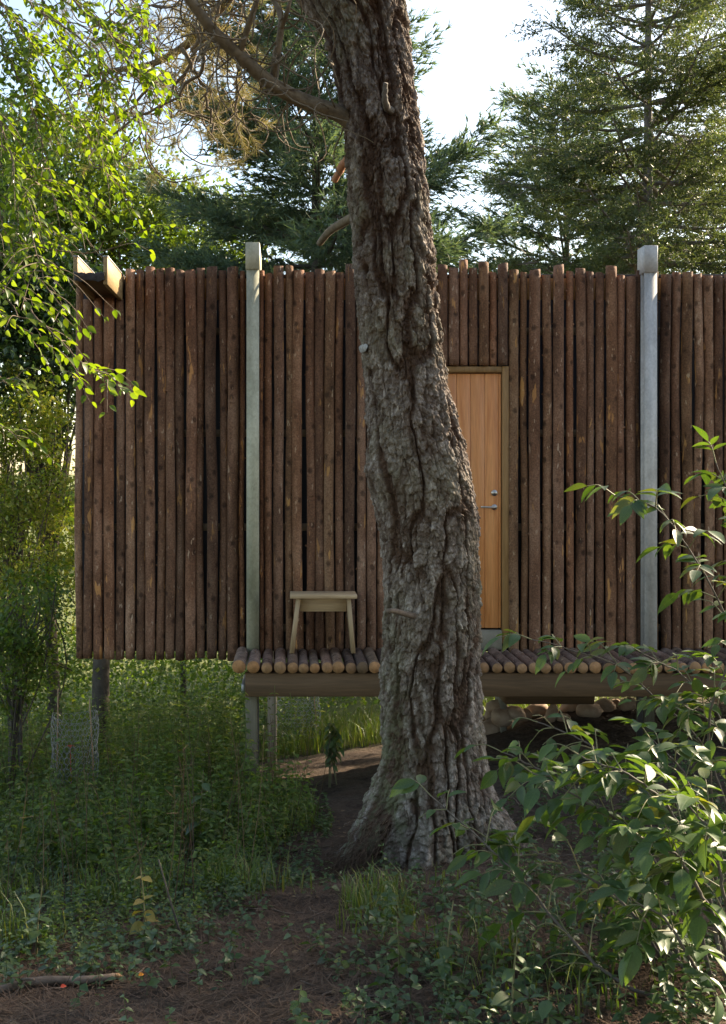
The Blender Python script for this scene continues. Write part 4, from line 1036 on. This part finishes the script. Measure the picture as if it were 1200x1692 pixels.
stems = [[B(-.02), P(1046, 1632, 3.2), P(950, 1555, 3.35), P(873, 1456, 3.5), P(797, 1376, 3.65), P(712, 1300, 3.8)],
         [B(.03, .1), P(1080, 1560, 3.4), P(1000, 1480, 3.5), P(900, 1425, 3.6), P(800, 1395, 3.7)],
         [B(.05, .15), P(1130, 1450, 3.35), P(1060, 1370, 3.4), P(980, 1320, 3.4), P(880, 1265, 3.45)],
         [B(.08, .1), P(1160, 1440, 3.3), P(1110, 1340, 3.3), P(1030, 1280, 3.3), P(960, 1245, 3.35)],
         [B(.0, .3), P(1090, 1440, 3.7), P(1000, 1340, 3.8), P(900, 1280, 3.9), P(828, 1243, 4.0)],
         [B(.1, .35), P(1120, 1400, 3.8), P(1040, 1300, 3.9), P(965, 1230, 4.0), P(880, 1195, 4.1)],
         [B(.1, .0), P(1170, 1500, 3.1), P(1120, 1420, 3.1), P(1060, 1385, 3.1)],
         [B(.1, .05), P(1190, 1480, 3.1), P(1170, 1380, 3.1), P(1130, 1330, 3.1)],
         [B(-.1, .2), P(1100, 1600, 3.5), P(1040, 1500, 3.6), P(960, 1460, 3.7)],
         [B(.02, .0), P(1140, 1590, 3.0), P(1090, 1520, 3.0), P(1040, 1490, 3.0)],
         [B(.12, .2), P(1180, 1420, 3.5), P(1140, 1300, 3.5), P(1080, 1230, 3.5)]]
n3 = compound_shrub(e1, stems, .088, .080, 300, .24)
eb2 = P(1230, 1560, 4.0); eb2[2] = gz(eb2[0], eb2[1])
e2 = thing('elder_shrub', 'tall thin elder with arching shoot in front of the right steel post', 'shrub', eb2)
stems = [[eb2, P(1185, 1390, 3.9), P(1174, 1280, 3.8), P(1174, 1181, 3.8), P(1205, 1080, 3.75), P(1187, 999, 3.7), P(1134, 897, 3.65), P(1079, 834, 3.6), P(1010, 812, 3.6)],
         [eb2 + (.05, .1, 0), P(1200, 1330, 4.1), P(1167, 1232, 4.1), P(1100, 1165, 4.1), P(1010, 1095, 4.0), P(885, 1058, 4.0)],
         [eb2 + (.1, 0, 0), P(1230, 1300, 3.9), P(1190, 1180, 3.9), P(1130, 1120, 3.9), P(1060, 1078, 3.9)],
         [eb2 + (.12, .1, 0), P(1260, 1200, 4.0), P(1240, 1000, 4.0), P(1225, 860, 4.0), P(1190, 775, 4.0)],
         [eb2 + (.1, .05, 0), P(1240, 1350, 3.8), P(1215, 1240, 3.8), P(1160, 1180, 3.8), P(1120, 1160, 3.8)]]
n4 = compound_shrub(e2, stems, .080, .112, 300, .42, .15, r0=.006)

# ------------------------------------------------------------------ undergrowth
def herb_template(h, npair, ll, seed, w=.34, curve=.06, mid=True):
    r = np.random.default_rng(seed); V = []; Q = []; T = []
    def add(v, q, t):
        o = len(V); V.extend(map(tuple, v)); Q.extend([tuple(np.array(k) + o) for k in q]); T.extend([tuple(np.array(k) + o) for k in t])
    a = r.uniform(0, 6.28); c = np.array([[curve * t * t * math.cos(a) * h, curve * t * t * math.sin(a) * h, t * h] for t in np.linspace(0, 1, 5)])
    v, q, t = tube(c, np.linspace(.0024, .001, 5) * (h / .5) ** .5, 3, False); add(v, q, t)
    for k in range(npair):
        f = .18 + .8 * (k + .5) / npair; p = np.array([np.interp(f, np.linspace(0, 1, 5), c[:, i]) for i in range(3)]); b = a + k * 1.57 + r.uniform(-.4, .4)
        for s in (0, math.pi):
            el = r.uniform(-.45, .35); d = np.array([[math.cos(b + s) * math.cos(el), math.sin(b + s) * math.cos(el), math.sin(el)]])
            l = ll * r.uniform(.7, 1.15) * (1.15 - .6 * f)
            v, q, t = scatter(leaf_mid(w) if mid else leaf_low(w), frames(d, nrm(np.array([[0, 0, 1.0]]) + r.normal(0, .3, (1, 3)))), p[None], [l]); add(v, q, t)
    return np.array(V), Q, T
def rotz(n):
    a = rng.uniform(0, 6.28, n); ti = rng.normal(0, .13, (n, 2)); c, s = np.cos(a), np.sin(a); z = np.zeros(n); o = np.ones(n)
    Rz = np.stack([np.stack([c, -s, z], -1), np.stack([s, c, z], -1), np.stack([z, z, o], -1)], 1)
    Tl = np.stack([np.stack([o, z, ti[:, 0]], -1), np.stack([z, o, ti[:, 1]], -1), np.stack([z, z, o], -1)], 1)
    return np.einsum('nij,njk->nik', Tl, Rz)
def scatter_herbs(name, label, pts, tmpls, sc, m, cat, edge=0):
    pts = np.asarray(pts); k = rng.integers(0, len(tmpls), len(pts)); g = G()
    for i, tm in enumerate(tmpls):
        p = pts[k == i]
        if len(p): g.add(*scatter(tm, rotz(len(p)), p, rng.uniform(sc[0], sc[1], len(p)) * (np.clip(.34 + (p[:, 1] - bound(p[:, 0])) / edge, .34, 1) if edge else 1.0)))
    obj(name, g.build(name, [m], False), kind='stuff', label=label, cat=cat)
def sample(n, x0, x1, y0, y1, keep):
    x = rng.uniform(x0, x1, n); y = rng.uniform(y0, y1, n); k = keep(x, y); x, y = x[k], y[k]
    return np.stack([x, y, gz(x, y) - .01], -1)
def bound(x): return np.interp(x, [-4, -1.3, -.9, -.45, -.15, .05, .2, .3], [3.5, 3.6, 3.72, 4.0, 4.7, 5.5, 6.2, 6.6])
soilpatch = lambda x, y: ((x > -.1 - .35 * (y - 8)) & (y > 6.8) & (y < 11.2) & (x > -.45))          # bare soil under the cabin
left = lambda x, y: (y > bound(x) + .25 * (noise2(x * 5, y * 5, 71) - .5)) & (x < .32) & ~soilpatch(x, y) & (((x - .62) / .72) ** 2 + ((y - 5.9) / 1.0) ** 2 > 1)
tall = [herb_template(rng.uniform(.6, .95), 10, (.085, .07)[s % 2], s, (.3, .2)[s % 2]) for s in range(6)]
midh = [herb_template(rng.uniform(.24, .42), 7, (.050, .062, .075)[s % 3], 20 + s, (.36, .22, .30)[s % 3]) for s in range(6)]
lowh = [herb_template(rng.uniform(.07, .15), 3, .045, 40 + s, .36) for s in range(5)]
pts = sample(3300, -6.5, .4, 6.0, 13.2, lambda x, y: left(x, y) & ~((np.abs(x + 1.72) < .5) & (y > 6.6) & (y < 9.25)) & (rng.random(len(x)) < np.clip((y - 5.5) / 3, .15, 1)) & (noise2(x * 1.1, y * 1.1, 72) > .22))
scatter_herbs('nettle_thicket', 'tall nettles and weeds left of and under the cabin', pts, tall, (.65, 1.15), M['leaf_herb'], 'nettles')
pts = sample(6500, -4.5, .35, 3.4, 10.5, lambda x, y: left(x, y) & (noise2(x * 1.7, y * 1.7, 73) > .33))
scatter_herbs('leafy_undergrowth', 'dense green leafy undergrowth on the left slope', pts, midh, (.5, 1.4), M['leaf_fresh'], 'undergrowth', 3.2)
pts = sample(2600, -2.6, .5, 3.0, 7.5, lambda x, y: (y > bound(x) - .35 + .5 * (noise2(x * 4, y * 4, 76) - .5)) & (x < .3) & (noise2(x * 3, y * 3, 74) > .3))
right = lambda x, y: (x > .16 + .25 * (y - 3) * .55 + .2 * (noise2(x * 4, y * 4, 75) - .5)) & (y < 6.4) & (((x - .62) / .75) ** 2 + ((y - 5.7) / .85) ** 2 > 1)
p2 = sample(1900, .0, 3.2, 2.7, 6.6, lambda x, y: right(x, y) & (rng.random(len(x)) < np.clip(1.25 - (y - 3) / 2.9, .12, 1)) & (noise2(x * 3.3, y * 3.3, 78) > .33))
p4 = sample(300, -1.2, .8, 2.7, 5.6, lambda x, y: noise2(x * 2.2, y * 2.2, 79) > .4)
scatter_herbs('ground_cover', 'low green ground plants around the soil path and the pine', np.vstack([pts, p2, p4]), lowh, (.6, 1.25), M['leaf_low'], 'ground cover')
p2 = sample(170, .35, 3.0, 2.7, 5.4, lambda x, y: right(x, y))
p3 = sample(160, 1.4, 4.2, 5.5, 7.6, lambda x, y: x > 1.0)
scatter_herbs('woodland_plants', 'knee-high leafy plants among the shrub stems on the right', np.vstack([p2, p3]), midh, (.5, 1.0), M['leaf_low'], 'undergrowth')
def dry_stalks():
    g = G()
    for q in sample(330, -3.6, .2, 4.2, 10.5, left):
        h = rng.uniform(.3, .9); a = rng.normal(0, .16, 2); c = np.array([q + np.array([a[0] * t * h, a[1] * t * h, t * h]) + np.array([.02 * math.sin(3 * t), 0, 0]) for t in np.linspace(0, 1, 5)]); g.tube(c, np.linspace(.0028, .0012, 5), 3, 0, False)
        for k in range(3):
            t = rng.uniform(.5, 1); e = rdir(1, 0, .8)[0] * rng.uniform(.03, .09); b_ = q + np.array([a[0] * t * h, a[1] * t * h, t * h]); g.tube([b_, b_ + e], [.0014, .0008], 3, 0, False)
    obj('dry_stalks', g.build('dry_stalks', [M['deadleaf']]), kind='stuff', label='thin dry brown stalks standing among the green weeds', cat='stalks')
dry_stalks()
# a few front plants that can be told apart
def lone_plant(px, Y, h, np_, ll, label, m, seed, group=None):
    x = (px - VX) * Y / FPX; z = float(gz(x, Y)); t = thing('woodland_plant', label, 'plant', (x, Y, z - .01), group)
    r = np.random.default_rng(seed); a = r.uniform(0, 6.28)
    c = np.array([[.08 * f * f * math.cos(a) * h, .08 * f * f * math.sin(a) * h, f * h] for f in np.linspace(0, 1, 8)])
    V, Q, T = tube(c, np.linspace(.0045, .002, 8), 5, False); obj('stem', mesh('stem', V, Q, T, [M['stem']], True), t)
    lm = [mesh('leaf', *leaf_fine(w, .06, d), [m], True) for w, d in ((.30, .2), (.34, .3))]
    for k in range(np_):
        f = .25 + .73 * (k + .5) / np_; i = min(7, int(f * 7)); b = a + k * 1.57
        for s in (0, math.pi):
            el = r.uniform(-.35, .2); d = np.array([[math.cos(b + s) * math.cos(el), math.sin(b + s) * math.cos(el), math.sin(el)]]); l = ll * r.uniform(.75, 1.1) * (1.2 - .6 * f)
            Rm = frames(d, nrm(np.array([[0, 0, 1.0]]) + r.normal(0, .2, (1, 3))))[0]; mm = np.eye(4); mm[:3, :3] = Rm * l; mm[:3, 3] = c[i]
            o = bpy.data.objects.new('leaf', lm[k % 2]); COL.objects.link(o); o.parent = t; o.matrix_local = Matrix(mm.tolist())
for k, (px, Y, h, n, ll, lab, mm) in enumerate([(845, 2.95, .30, 5, .085, 'tallest broad-leaved plant at the bottom edge right of centre', 'leaf_low'), (735, 3.2, .34, 6, .075, 'upright nettle-like plant with paired leaves in the lower centre', 'leaf_low'), (905, 2.85, .16, 3, .10, 'low plant with wide rounded leaves at the bottom edge', 'leaf_low'), (660, 3.5, .22, 5, .06, 'small paired-leaf plant at the right edge of the bare soil', 'leaf_herb'), (495, 3.05, .12, 3, .055, 'pale seedling on the bare soil near the bottom edge', 'leaf_herb'), (565, 3.6, .10, 3, .05, 'tiny green seedling in the middle of the soil path', 'leaf_herb'), (60, 3.9, .30, 5, .08, 'leafy plant above the fallen branch at the left edge', 'leaf_low'), (240, 4.1, .32, 4, .09, 'plant with yellowing leaves leaning over the path', 'leaf_yellow'), (330, 6.2, .55, 5, .13, 'dark broad-leaved weed in front of the deck corner', 'leaf_low')]):
    lone_plant(px, Y, h, n, ll, lab, M[mm], 100 + k)
# grass
def grass():
    def blades(n, x0, x1, y0, y1, keep, h):
        p = sample(n, x0, x1, y0, y1, keep); n = len(p); a = rng.uniform(0, 6.28, n); l = rng.uniform(*h, n); w = rng.uniform(.002, .004, n); b = rng.uniform(.2, .8, n)
        dx = np.stack([np.cos(a), np.sin(a), 0 * a], -1); sd = np.stack([-np.sin(a), np.cos(a), 0 * a], -1)
        m1 = p + dx * (b * l * .25)[:, None] + np.array([0, 0, 1]) * (l * .62)[:, None]; tp = p + dx * (b * l * .75)[:, None] + np.array([0, 0, 1]) * (l * (1 - .3 * b))[:, None]
        V = np.stack([p - sd * w[:, None], p + sd * w[:, None], m1 + sd * (w * .8)[:, None], m1 - sd * (w * .8)[:, None], tp], 1).reshape(-1, 3)
        o = np.arange(n)[:, None] * 5
        return V, o + np.array([0, 1, 2, 3]), o + np.array([3, 2, 4])
    g = G()
    g.add(*blades(9000, -4.5, .2, 5.8, 10.5, lambda x, y: left(x, y) & (noise2(x * 1.6 + 5, y * 1.6, 81) > .5), (.15, .42)))
    g.add(*blades(7000, -3.0, .2, 4.0, 6.6, lambda x, y: left(x, y) & (noise2(x * 2.9 + 5, y * 2.9, 84) > .58), (.06, .26)))
    g.add(*blades(9000, -.4, 3.5, 10.3, 13.6, lambda x, y: ~soilpatch(x, y), (.12, .4)))
    g.add(*blades(3200, -.3, 2.6, 3.0, 6.2, lambda x, y: (noise2(x * 2.6, y * 2.6, 83) > .66), (.06, .2)))
    g.add(*blades(260, .25, .55, 4.3, 4.9, lambda x, y: x > -9, (.10, .22)))
    obj('grass', g.build('grass', [M['grass']]), kind='stuff', label='green grass growing in patches on the slope and behind the cabin', cat='grass')
grass()
# litter: needles, dead leaves, twigs
def litter():
    g = G(); n = 15000
    p = np.vstack([sample(n, -2.2, 3.2, 2.5, 10.8, lambda x, y: (rng.random(len(x)) < np.clip(1.3 - (y - 2.5) / 8, .2, 1))), sample(34000, -1.3, 1.5, 2.6, 6.0, lambda x, y: x > -9)]); n = len(p); a = rng.uniform(0, 6.28, n); l = rng.uniform(.03, .11, n); w = rng.uniform(.0011, .0026, n)
    dx = np.stack([np.cos(a), np.sin(a), rng.normal(0, .25, n)], -1); sd = np.stack([-np.sin(a), np.cos(a), 0 * a], -1); p[:, 2] += .014 + rng.uniform(0, .012, n)
    V = np.stack([p - sd * w[:, None], p + sd * w[:, None], p + dx * l[:, None]], 1).reshape(-1, 3); g.add(V, None, np.arange(n * 3).reshape(-1, 3))
    obj('needle_litter', g.build('needle_litter', [M['litter']]), kind='stuff', label='fallen brown pine needles covering the soil', cat='litter')
    p = sample(1500, -2.2, 3.2, 2.5, 7.5, lambda x, y: x > -9); n = len(p); p[:, 2] += .014
    V, Q, T = scatter(leaf_mid(.30, .08, .06), frames(rdir(n, -.15, .25), nrm(rdir(n) * .35 + (0, 0, 1))), p, rng.uniform(.016, .045, n))
    obj('leaf_litter', mesh('leaf_litter', V, Q, T, [M['deadleaf']]), kind='stuff', label='scattered dry brown leaves on the ground', cat='litter')
    p = sample(520, -2., 3., 2.6, 7.5, lambda x, y: x > -9); g = G()
    for q in p:
        a = rng.uniform(0, 6.28); l = rng.uniform(.05, .28); d = np.array([math.cos(a), math.sin(a), 0]); c = np.array([q + d * l * t + np.array([rng.normal(0, .006), rng.normal(0, .006), 0]) for t in np.linspace(0, 1, 5)]); c[:, 2] = gz(c[:, 0], c[:, 1]) + .006
        g.tube(c, np.linspace(.004, .002, 5) * rng.uniform(.6, 1.3), 4, 0, False)
    obj('twig_litter', g.build('twig_litter', [M['deadwood']], True), kind='stuff', label='small fallen twigs lying on the soil', cat='litter')
    # dry strands piled against the foot of the pine
    g = G()
    for k in range(420):
        f = rng.random(); x = .22 + .30 * f + rng.normal(0, .05); y = 5.72 + rng.normal(0, .07) - .1 * (1 - f); z = float(gz(x, y)) + .02 + .33 * f * rng.uniform(.2, 1.0)
        d = nrm(np.array([-.6 + rng.normal(0, .4), -.3 + rng.normal(0, .3), -.6 + rng.normal(0, .35)])); l = rng.uniform(.06, .2)
        c = np.array([np.array([x, y, z]) + d * l * t + np.array([0, -.05 * math.sin(t * 3), .02 * math.sin(t * 2 + k)]) for t in np.linspace(0, 1, 5)]); c[:, 2] = np.maximum(c[:, 2], gz(c[:, 0], c[:, 1]) + .004)
        g.tube(c, [.0012] * 5, 3, 0, False)
    obj('dry_strands', g.build('dry_strands', [M['litter']]), kind='stuff', label='dry brown strands heaped against the left foot of the pine', cat='litter')
litter()

# ------------------------------------------------------------------ small things
# fallen branch
bp = [P(-60, 1628, 3.40), P(0, 1614, 3.43), P(60, 1606, 3.47), P(120, 1598, 3.5), P(190, 1588, 3.53)]
c = spline(bp, 22); c[:, 2] = np.convolve(np.pad(gz(c[:, 0], c[:, 1]), 4, mode='edge'), np.ones(9) / 9, mode='valid') + .017
t = thing('fallen_branch', 'fallen grey-brown branch with broken pale end lying at the left edge', 'branch', c[0])
V, Q, T = tube(c, np.linspace(.016, .014, 22) * (1 + .15 * (noise2(np.linspace(0, 9, 22), np.zeros(22), 5) - .5)), 12)
obj('stick', mesh('stick', V - c[0], Q, T, [M['deadwood']], True), t)
g = G(); g.tube([c[-1] + (-.004, 0, 0), c[-1] + (.012, .002, .002), c[-1] + (.03, .006, -.003)], [.013, .012, .004], 9); obj('broken_end', g.build('broken_end', [M['end']], False, c[0]), t)
g = G(); g.tube(spline([c[8], c[8] + (.02, -.02, .03), c[8] + (.06, -.04, .04)], 6), np.linspace(.007, .004, 6), 6); obj('side_twig', g.build('side_twig', [M['deadwood']], True, c[0]), t)
# leaning dead stem in the undergrowth
a = P(308, 1562, 4.0); a[2] = gz(a[0], a[1]) - .02; c = spline([a, P(285, 1500, 4.02), P(262, 1420, 4.05)], 10)
t = obj('dead_stem', mesh('dead_stem', *(lambda V, Q, T: (V - a, Q, T))(*tube(c, np.linspace(.006, .003, 10), 6)), [M['barkdark']], True), None, a, 'thin dark bare stem leaning over the path edge', 'stem')
# orange fallen leaves
for k, (px_, py_, lab) in enumerate(((229, 1594, 'small bright orange fallen leaf right of the broken branch end'), (100, 1615, 'small reddish fallen leaf below the fallen branch'))):
    Y = 3.52 - .1 * k; q = P(px_, py_, Y); q[2] = gz(q[0], q[1]) + .02
    V, Q, T = scatter(leaf_fine(.4, .2, .1), frames(np.array([[1., .3, .1]]), np.array([[0, -.4, 1.]])), np.zeros((1, 3)), [.02])
    obj('fallen_leaf', mesh('fallen_leaf', V, Q, T, [M['red'] if k else plain('orange_leaf', (.6, .2, .02), (.7, .28, .03))]), None, q, lab, 'leaf')
# stones
def stone(px, py, Y, w, h, label, tilt=0, seed=0):
    r = np.random.default_rng(seed); c = P(px, py, Y); s = FPX / Y
    n, m_ = 9, 14; V = []
    ax_ = r.normal(size=(7, 3)); ax_ /= np.linalg.norm(ax_, axis=1)[:, None]; lim = r.uniform(.72, .95, 7)
    for i in range(n + 1):
        for j in range(m_):
            ph = math.pi * i / n; th = 2 * math.pi * j / m_
            d = np.array([math.sin(ph) * math.cos(th), math.sin(ph) * math.sin(th), math.cos(ph)])
            k = 1.0
            for a_, l_ in zip(ax_, lim):
                dp = d @ a_
                if dp > 1e-6: k = min(k, l_ / dp)
            V.append(d * k * (1 + .05 * r.normal() * .4) * np.array([w / 2 / s, w / 2 / s * .9, h / 2 / s]))
    V = np.array(V); cs_, sn = math.cos(tilt), math.sin(tilt); V = V @ np.array([[cs_, 0, -sn], [0, 1, 0], [sn, 0, cs_]])
    Q = [(i * m_ + j, (i + 1) * m_ + j, (i + 1) * m_ + (j + 1) % m_, i * m_ + (j + 1) % m_) for i in range(n) for j in range(m_)]
    obj('stone', mesh('stone', V, Q, None, [M['stone']]), None, c, label, 'stone', 'stones piled under the cabin')
ST = [(822, 1167, 36, 22, 'rounded stone on top of the pile beside the pine'), (811, 1181, 24, 30, 'dark stone at the upper left of the pile beside the pine'), (830, 1183, 34, 32, 'angular brown stone in the middle of the pile beside the pine'), (812, 1204, 40, 40, 'large tan stone at the bottom left of the pile beside the pine'), (838, 1203, 26, 24, 'small dark stone low in the pile beside the pine'), (852, 1177, 34, 22, 'flat stone right of the angular one'), (842, 1217, 30, 14, 'flat reddish stone lying in front of the pile'), (888, 1172, 36, 22, 'dark stone in the middle of the row under the beam'), (912, 1178, 18, 34, 'upright narrow brown stone in the row under the beam'), (868, 1180, 20, 20, 'small stone between the flat and the dark one'), (945, 1166, 40, 20, 'grey stone high in the row under the beam'), (975, 1172, 42, 24, 'long pale stone right of centre in the row'), (1000, 1164, 34, 22, 'brown stone near the right end of the row'), (1018, 1168, 26, 26, 'rounded orange-brown stone near the dark column'), (1038, 1162, 30, 20, 'sunlit tan stone beside the dark column'), (1008, 1178, 20, 16, 'small stone wedged below the right end of the row'), (798, 1192, 16, 20, 'small tan stone touching the pine trunk'), (932, 1186, 22, 18, 'small dark stone low in the row'), (1042, 1174, 24, 14, 'small pale stone at the right end of the row')]
for k, (a, b_, w, h, lab) in enumerate(ST): stone(a, b_ + 2, 9.75 + .15 * math.sin(k * 2.1), w * 1.12, h * 1.15, lab, .3 * math.sin(k * 1.7), 300 + k)
# wire guards with canes
def guard(px, Y, r, h, lab, canes):
    x = (px - VX) * Y / FPX; z = float(gz(x, Y)); t = thing('wire_tree_guard', lab, 'wire guard', (x, Y, z), 'wire guards around young plants')
    nc, nr = 26, 16; dx = 2 * math.pi / nc; g = G(); dz = h / nr; wr = .0022
    pt = lambda i, j: np.array([r * math.cos(i * dx) * (1 + .04 * math.sin(i + j)), r * math.sin(i * dx), j * dz + .05 + .025 * math.sin(i * dx * 2 + 1) * (j / nr)])
    for j in range(nr):
        for i in range(nc):
            o = .5 if j % 2 else 0
            a = pt(i + o, j); b2 = pt(i + o, j + .5); c1 = pt(i + o + .5, j + 1); c2 = pt(i + o - .5, j + 1)
            g.tube([a, b2], wr, 3, 0, False); g.tube([b2, c1], wr, 3, 0, False); g.tube([b2, c2], wr, 3, 0, False)
    ring = np.array([pt(i * .5, nr) for i in range(nc * 2 + 1)]); g.tube(ring, .0018, 3, 0, False)
    obj('wire_mesh', g.build('wire_mesh', [M['wire']]), t)
    for (p0, p1, lab2) in canes:
        a, b2 = P(*p0), P(*p1); a[2] = gz(a[0], a[1]) - .1; o = obj('bamboo_cane', mesh('bamboo_cane', *(lambda V, Q, T: (V - a, Q, T))(*tube(spline([a, (a + b2) / 2 + (.006, 0, 0), b2], 8), np.linspace(.008, .006, 8), 7)), [M['cane']], True), None, a, lab2, 'cane', 'canes beside the wire guards')
guard(124, 9.0, .20, .80, 'cylindrical chicken-wire guard in the weeds left of the cabin', [((91, 1302, 8.86), (96, 1138, 8.9), 'thin brown cane at the left side of the wire guard'), ((157, 1290, 8.84), (148, 1154, 8.95), 'thin brown cane at the right side of the wire guard')])
guard(487, 12.2, .30, .75, 'wire guard standing behind the pale back column', [((526, 1260, 12.0), (519, 1150, 12.0), 'cane beside the wire guard behind the back column')])
g = G(); q = P(116, 1233, 9.0)
for k in range(5):
    a = 1.26 * k; V, Q, T = scatter(leaf_mid(.25), frames(np.array([[math.cos(a), math.sin(a), .1]]), np.array([[0, 0, 1.]])), np.zeros((1, 3)), [.045]); g.add(V, Q, T)
zb = float(gz(q[0], q[1])) - q[2]; g.tube([(0, 0, 0), (.01, 0, zb * .5), (0, 0, zb)], .003, 4)
obj('red_leaved_seedling', g.build('red_leaved_seedling', [M['red']]), None, q, 'small red-tipped seedling inside the wire guard', 'seedling')
# climbing weed hanging under the deck in the light
b = np.array(gb(545, 8.4)); t = thing('climbing_weed', 'dark drooping weed standing between the back column and the pine', 'plant', b)
g = G(); pos, dd, uu, ss = [], [], [], []
for k in range(5):
    tp = P(rng.uniform(528, 552), rng.uniform(1195, 1235), 8.4) - b; c = spline([(rng.normal(0, .05), 0, 0), tp * .6 + (rng.normal(0, .05), 0, 0), tp, tp + (.05, 0, -.06)], 14); g.tube(c, np.linspace(.005, .002, 14), 5, 0, False)
    for j in range(4, 14):
        for s in (-1, 1): pos.append(c[j] + b); dd.append(nrm(np.array([s * .8, rng.normal(0, .5), -.8]))); uu.append(nrm(np.array([0, -.5, 1]) + rng.normal(0, .3, 3))); ss.append(rng.uniform(.05, .09))
obj('stems', g.build('stems', [M['stem']], True), t)
set_leaves(t, np.array(pos), np.array(dd), np.array(uu), np.array(ss), ELDER, M['leaf_elder'], 120)
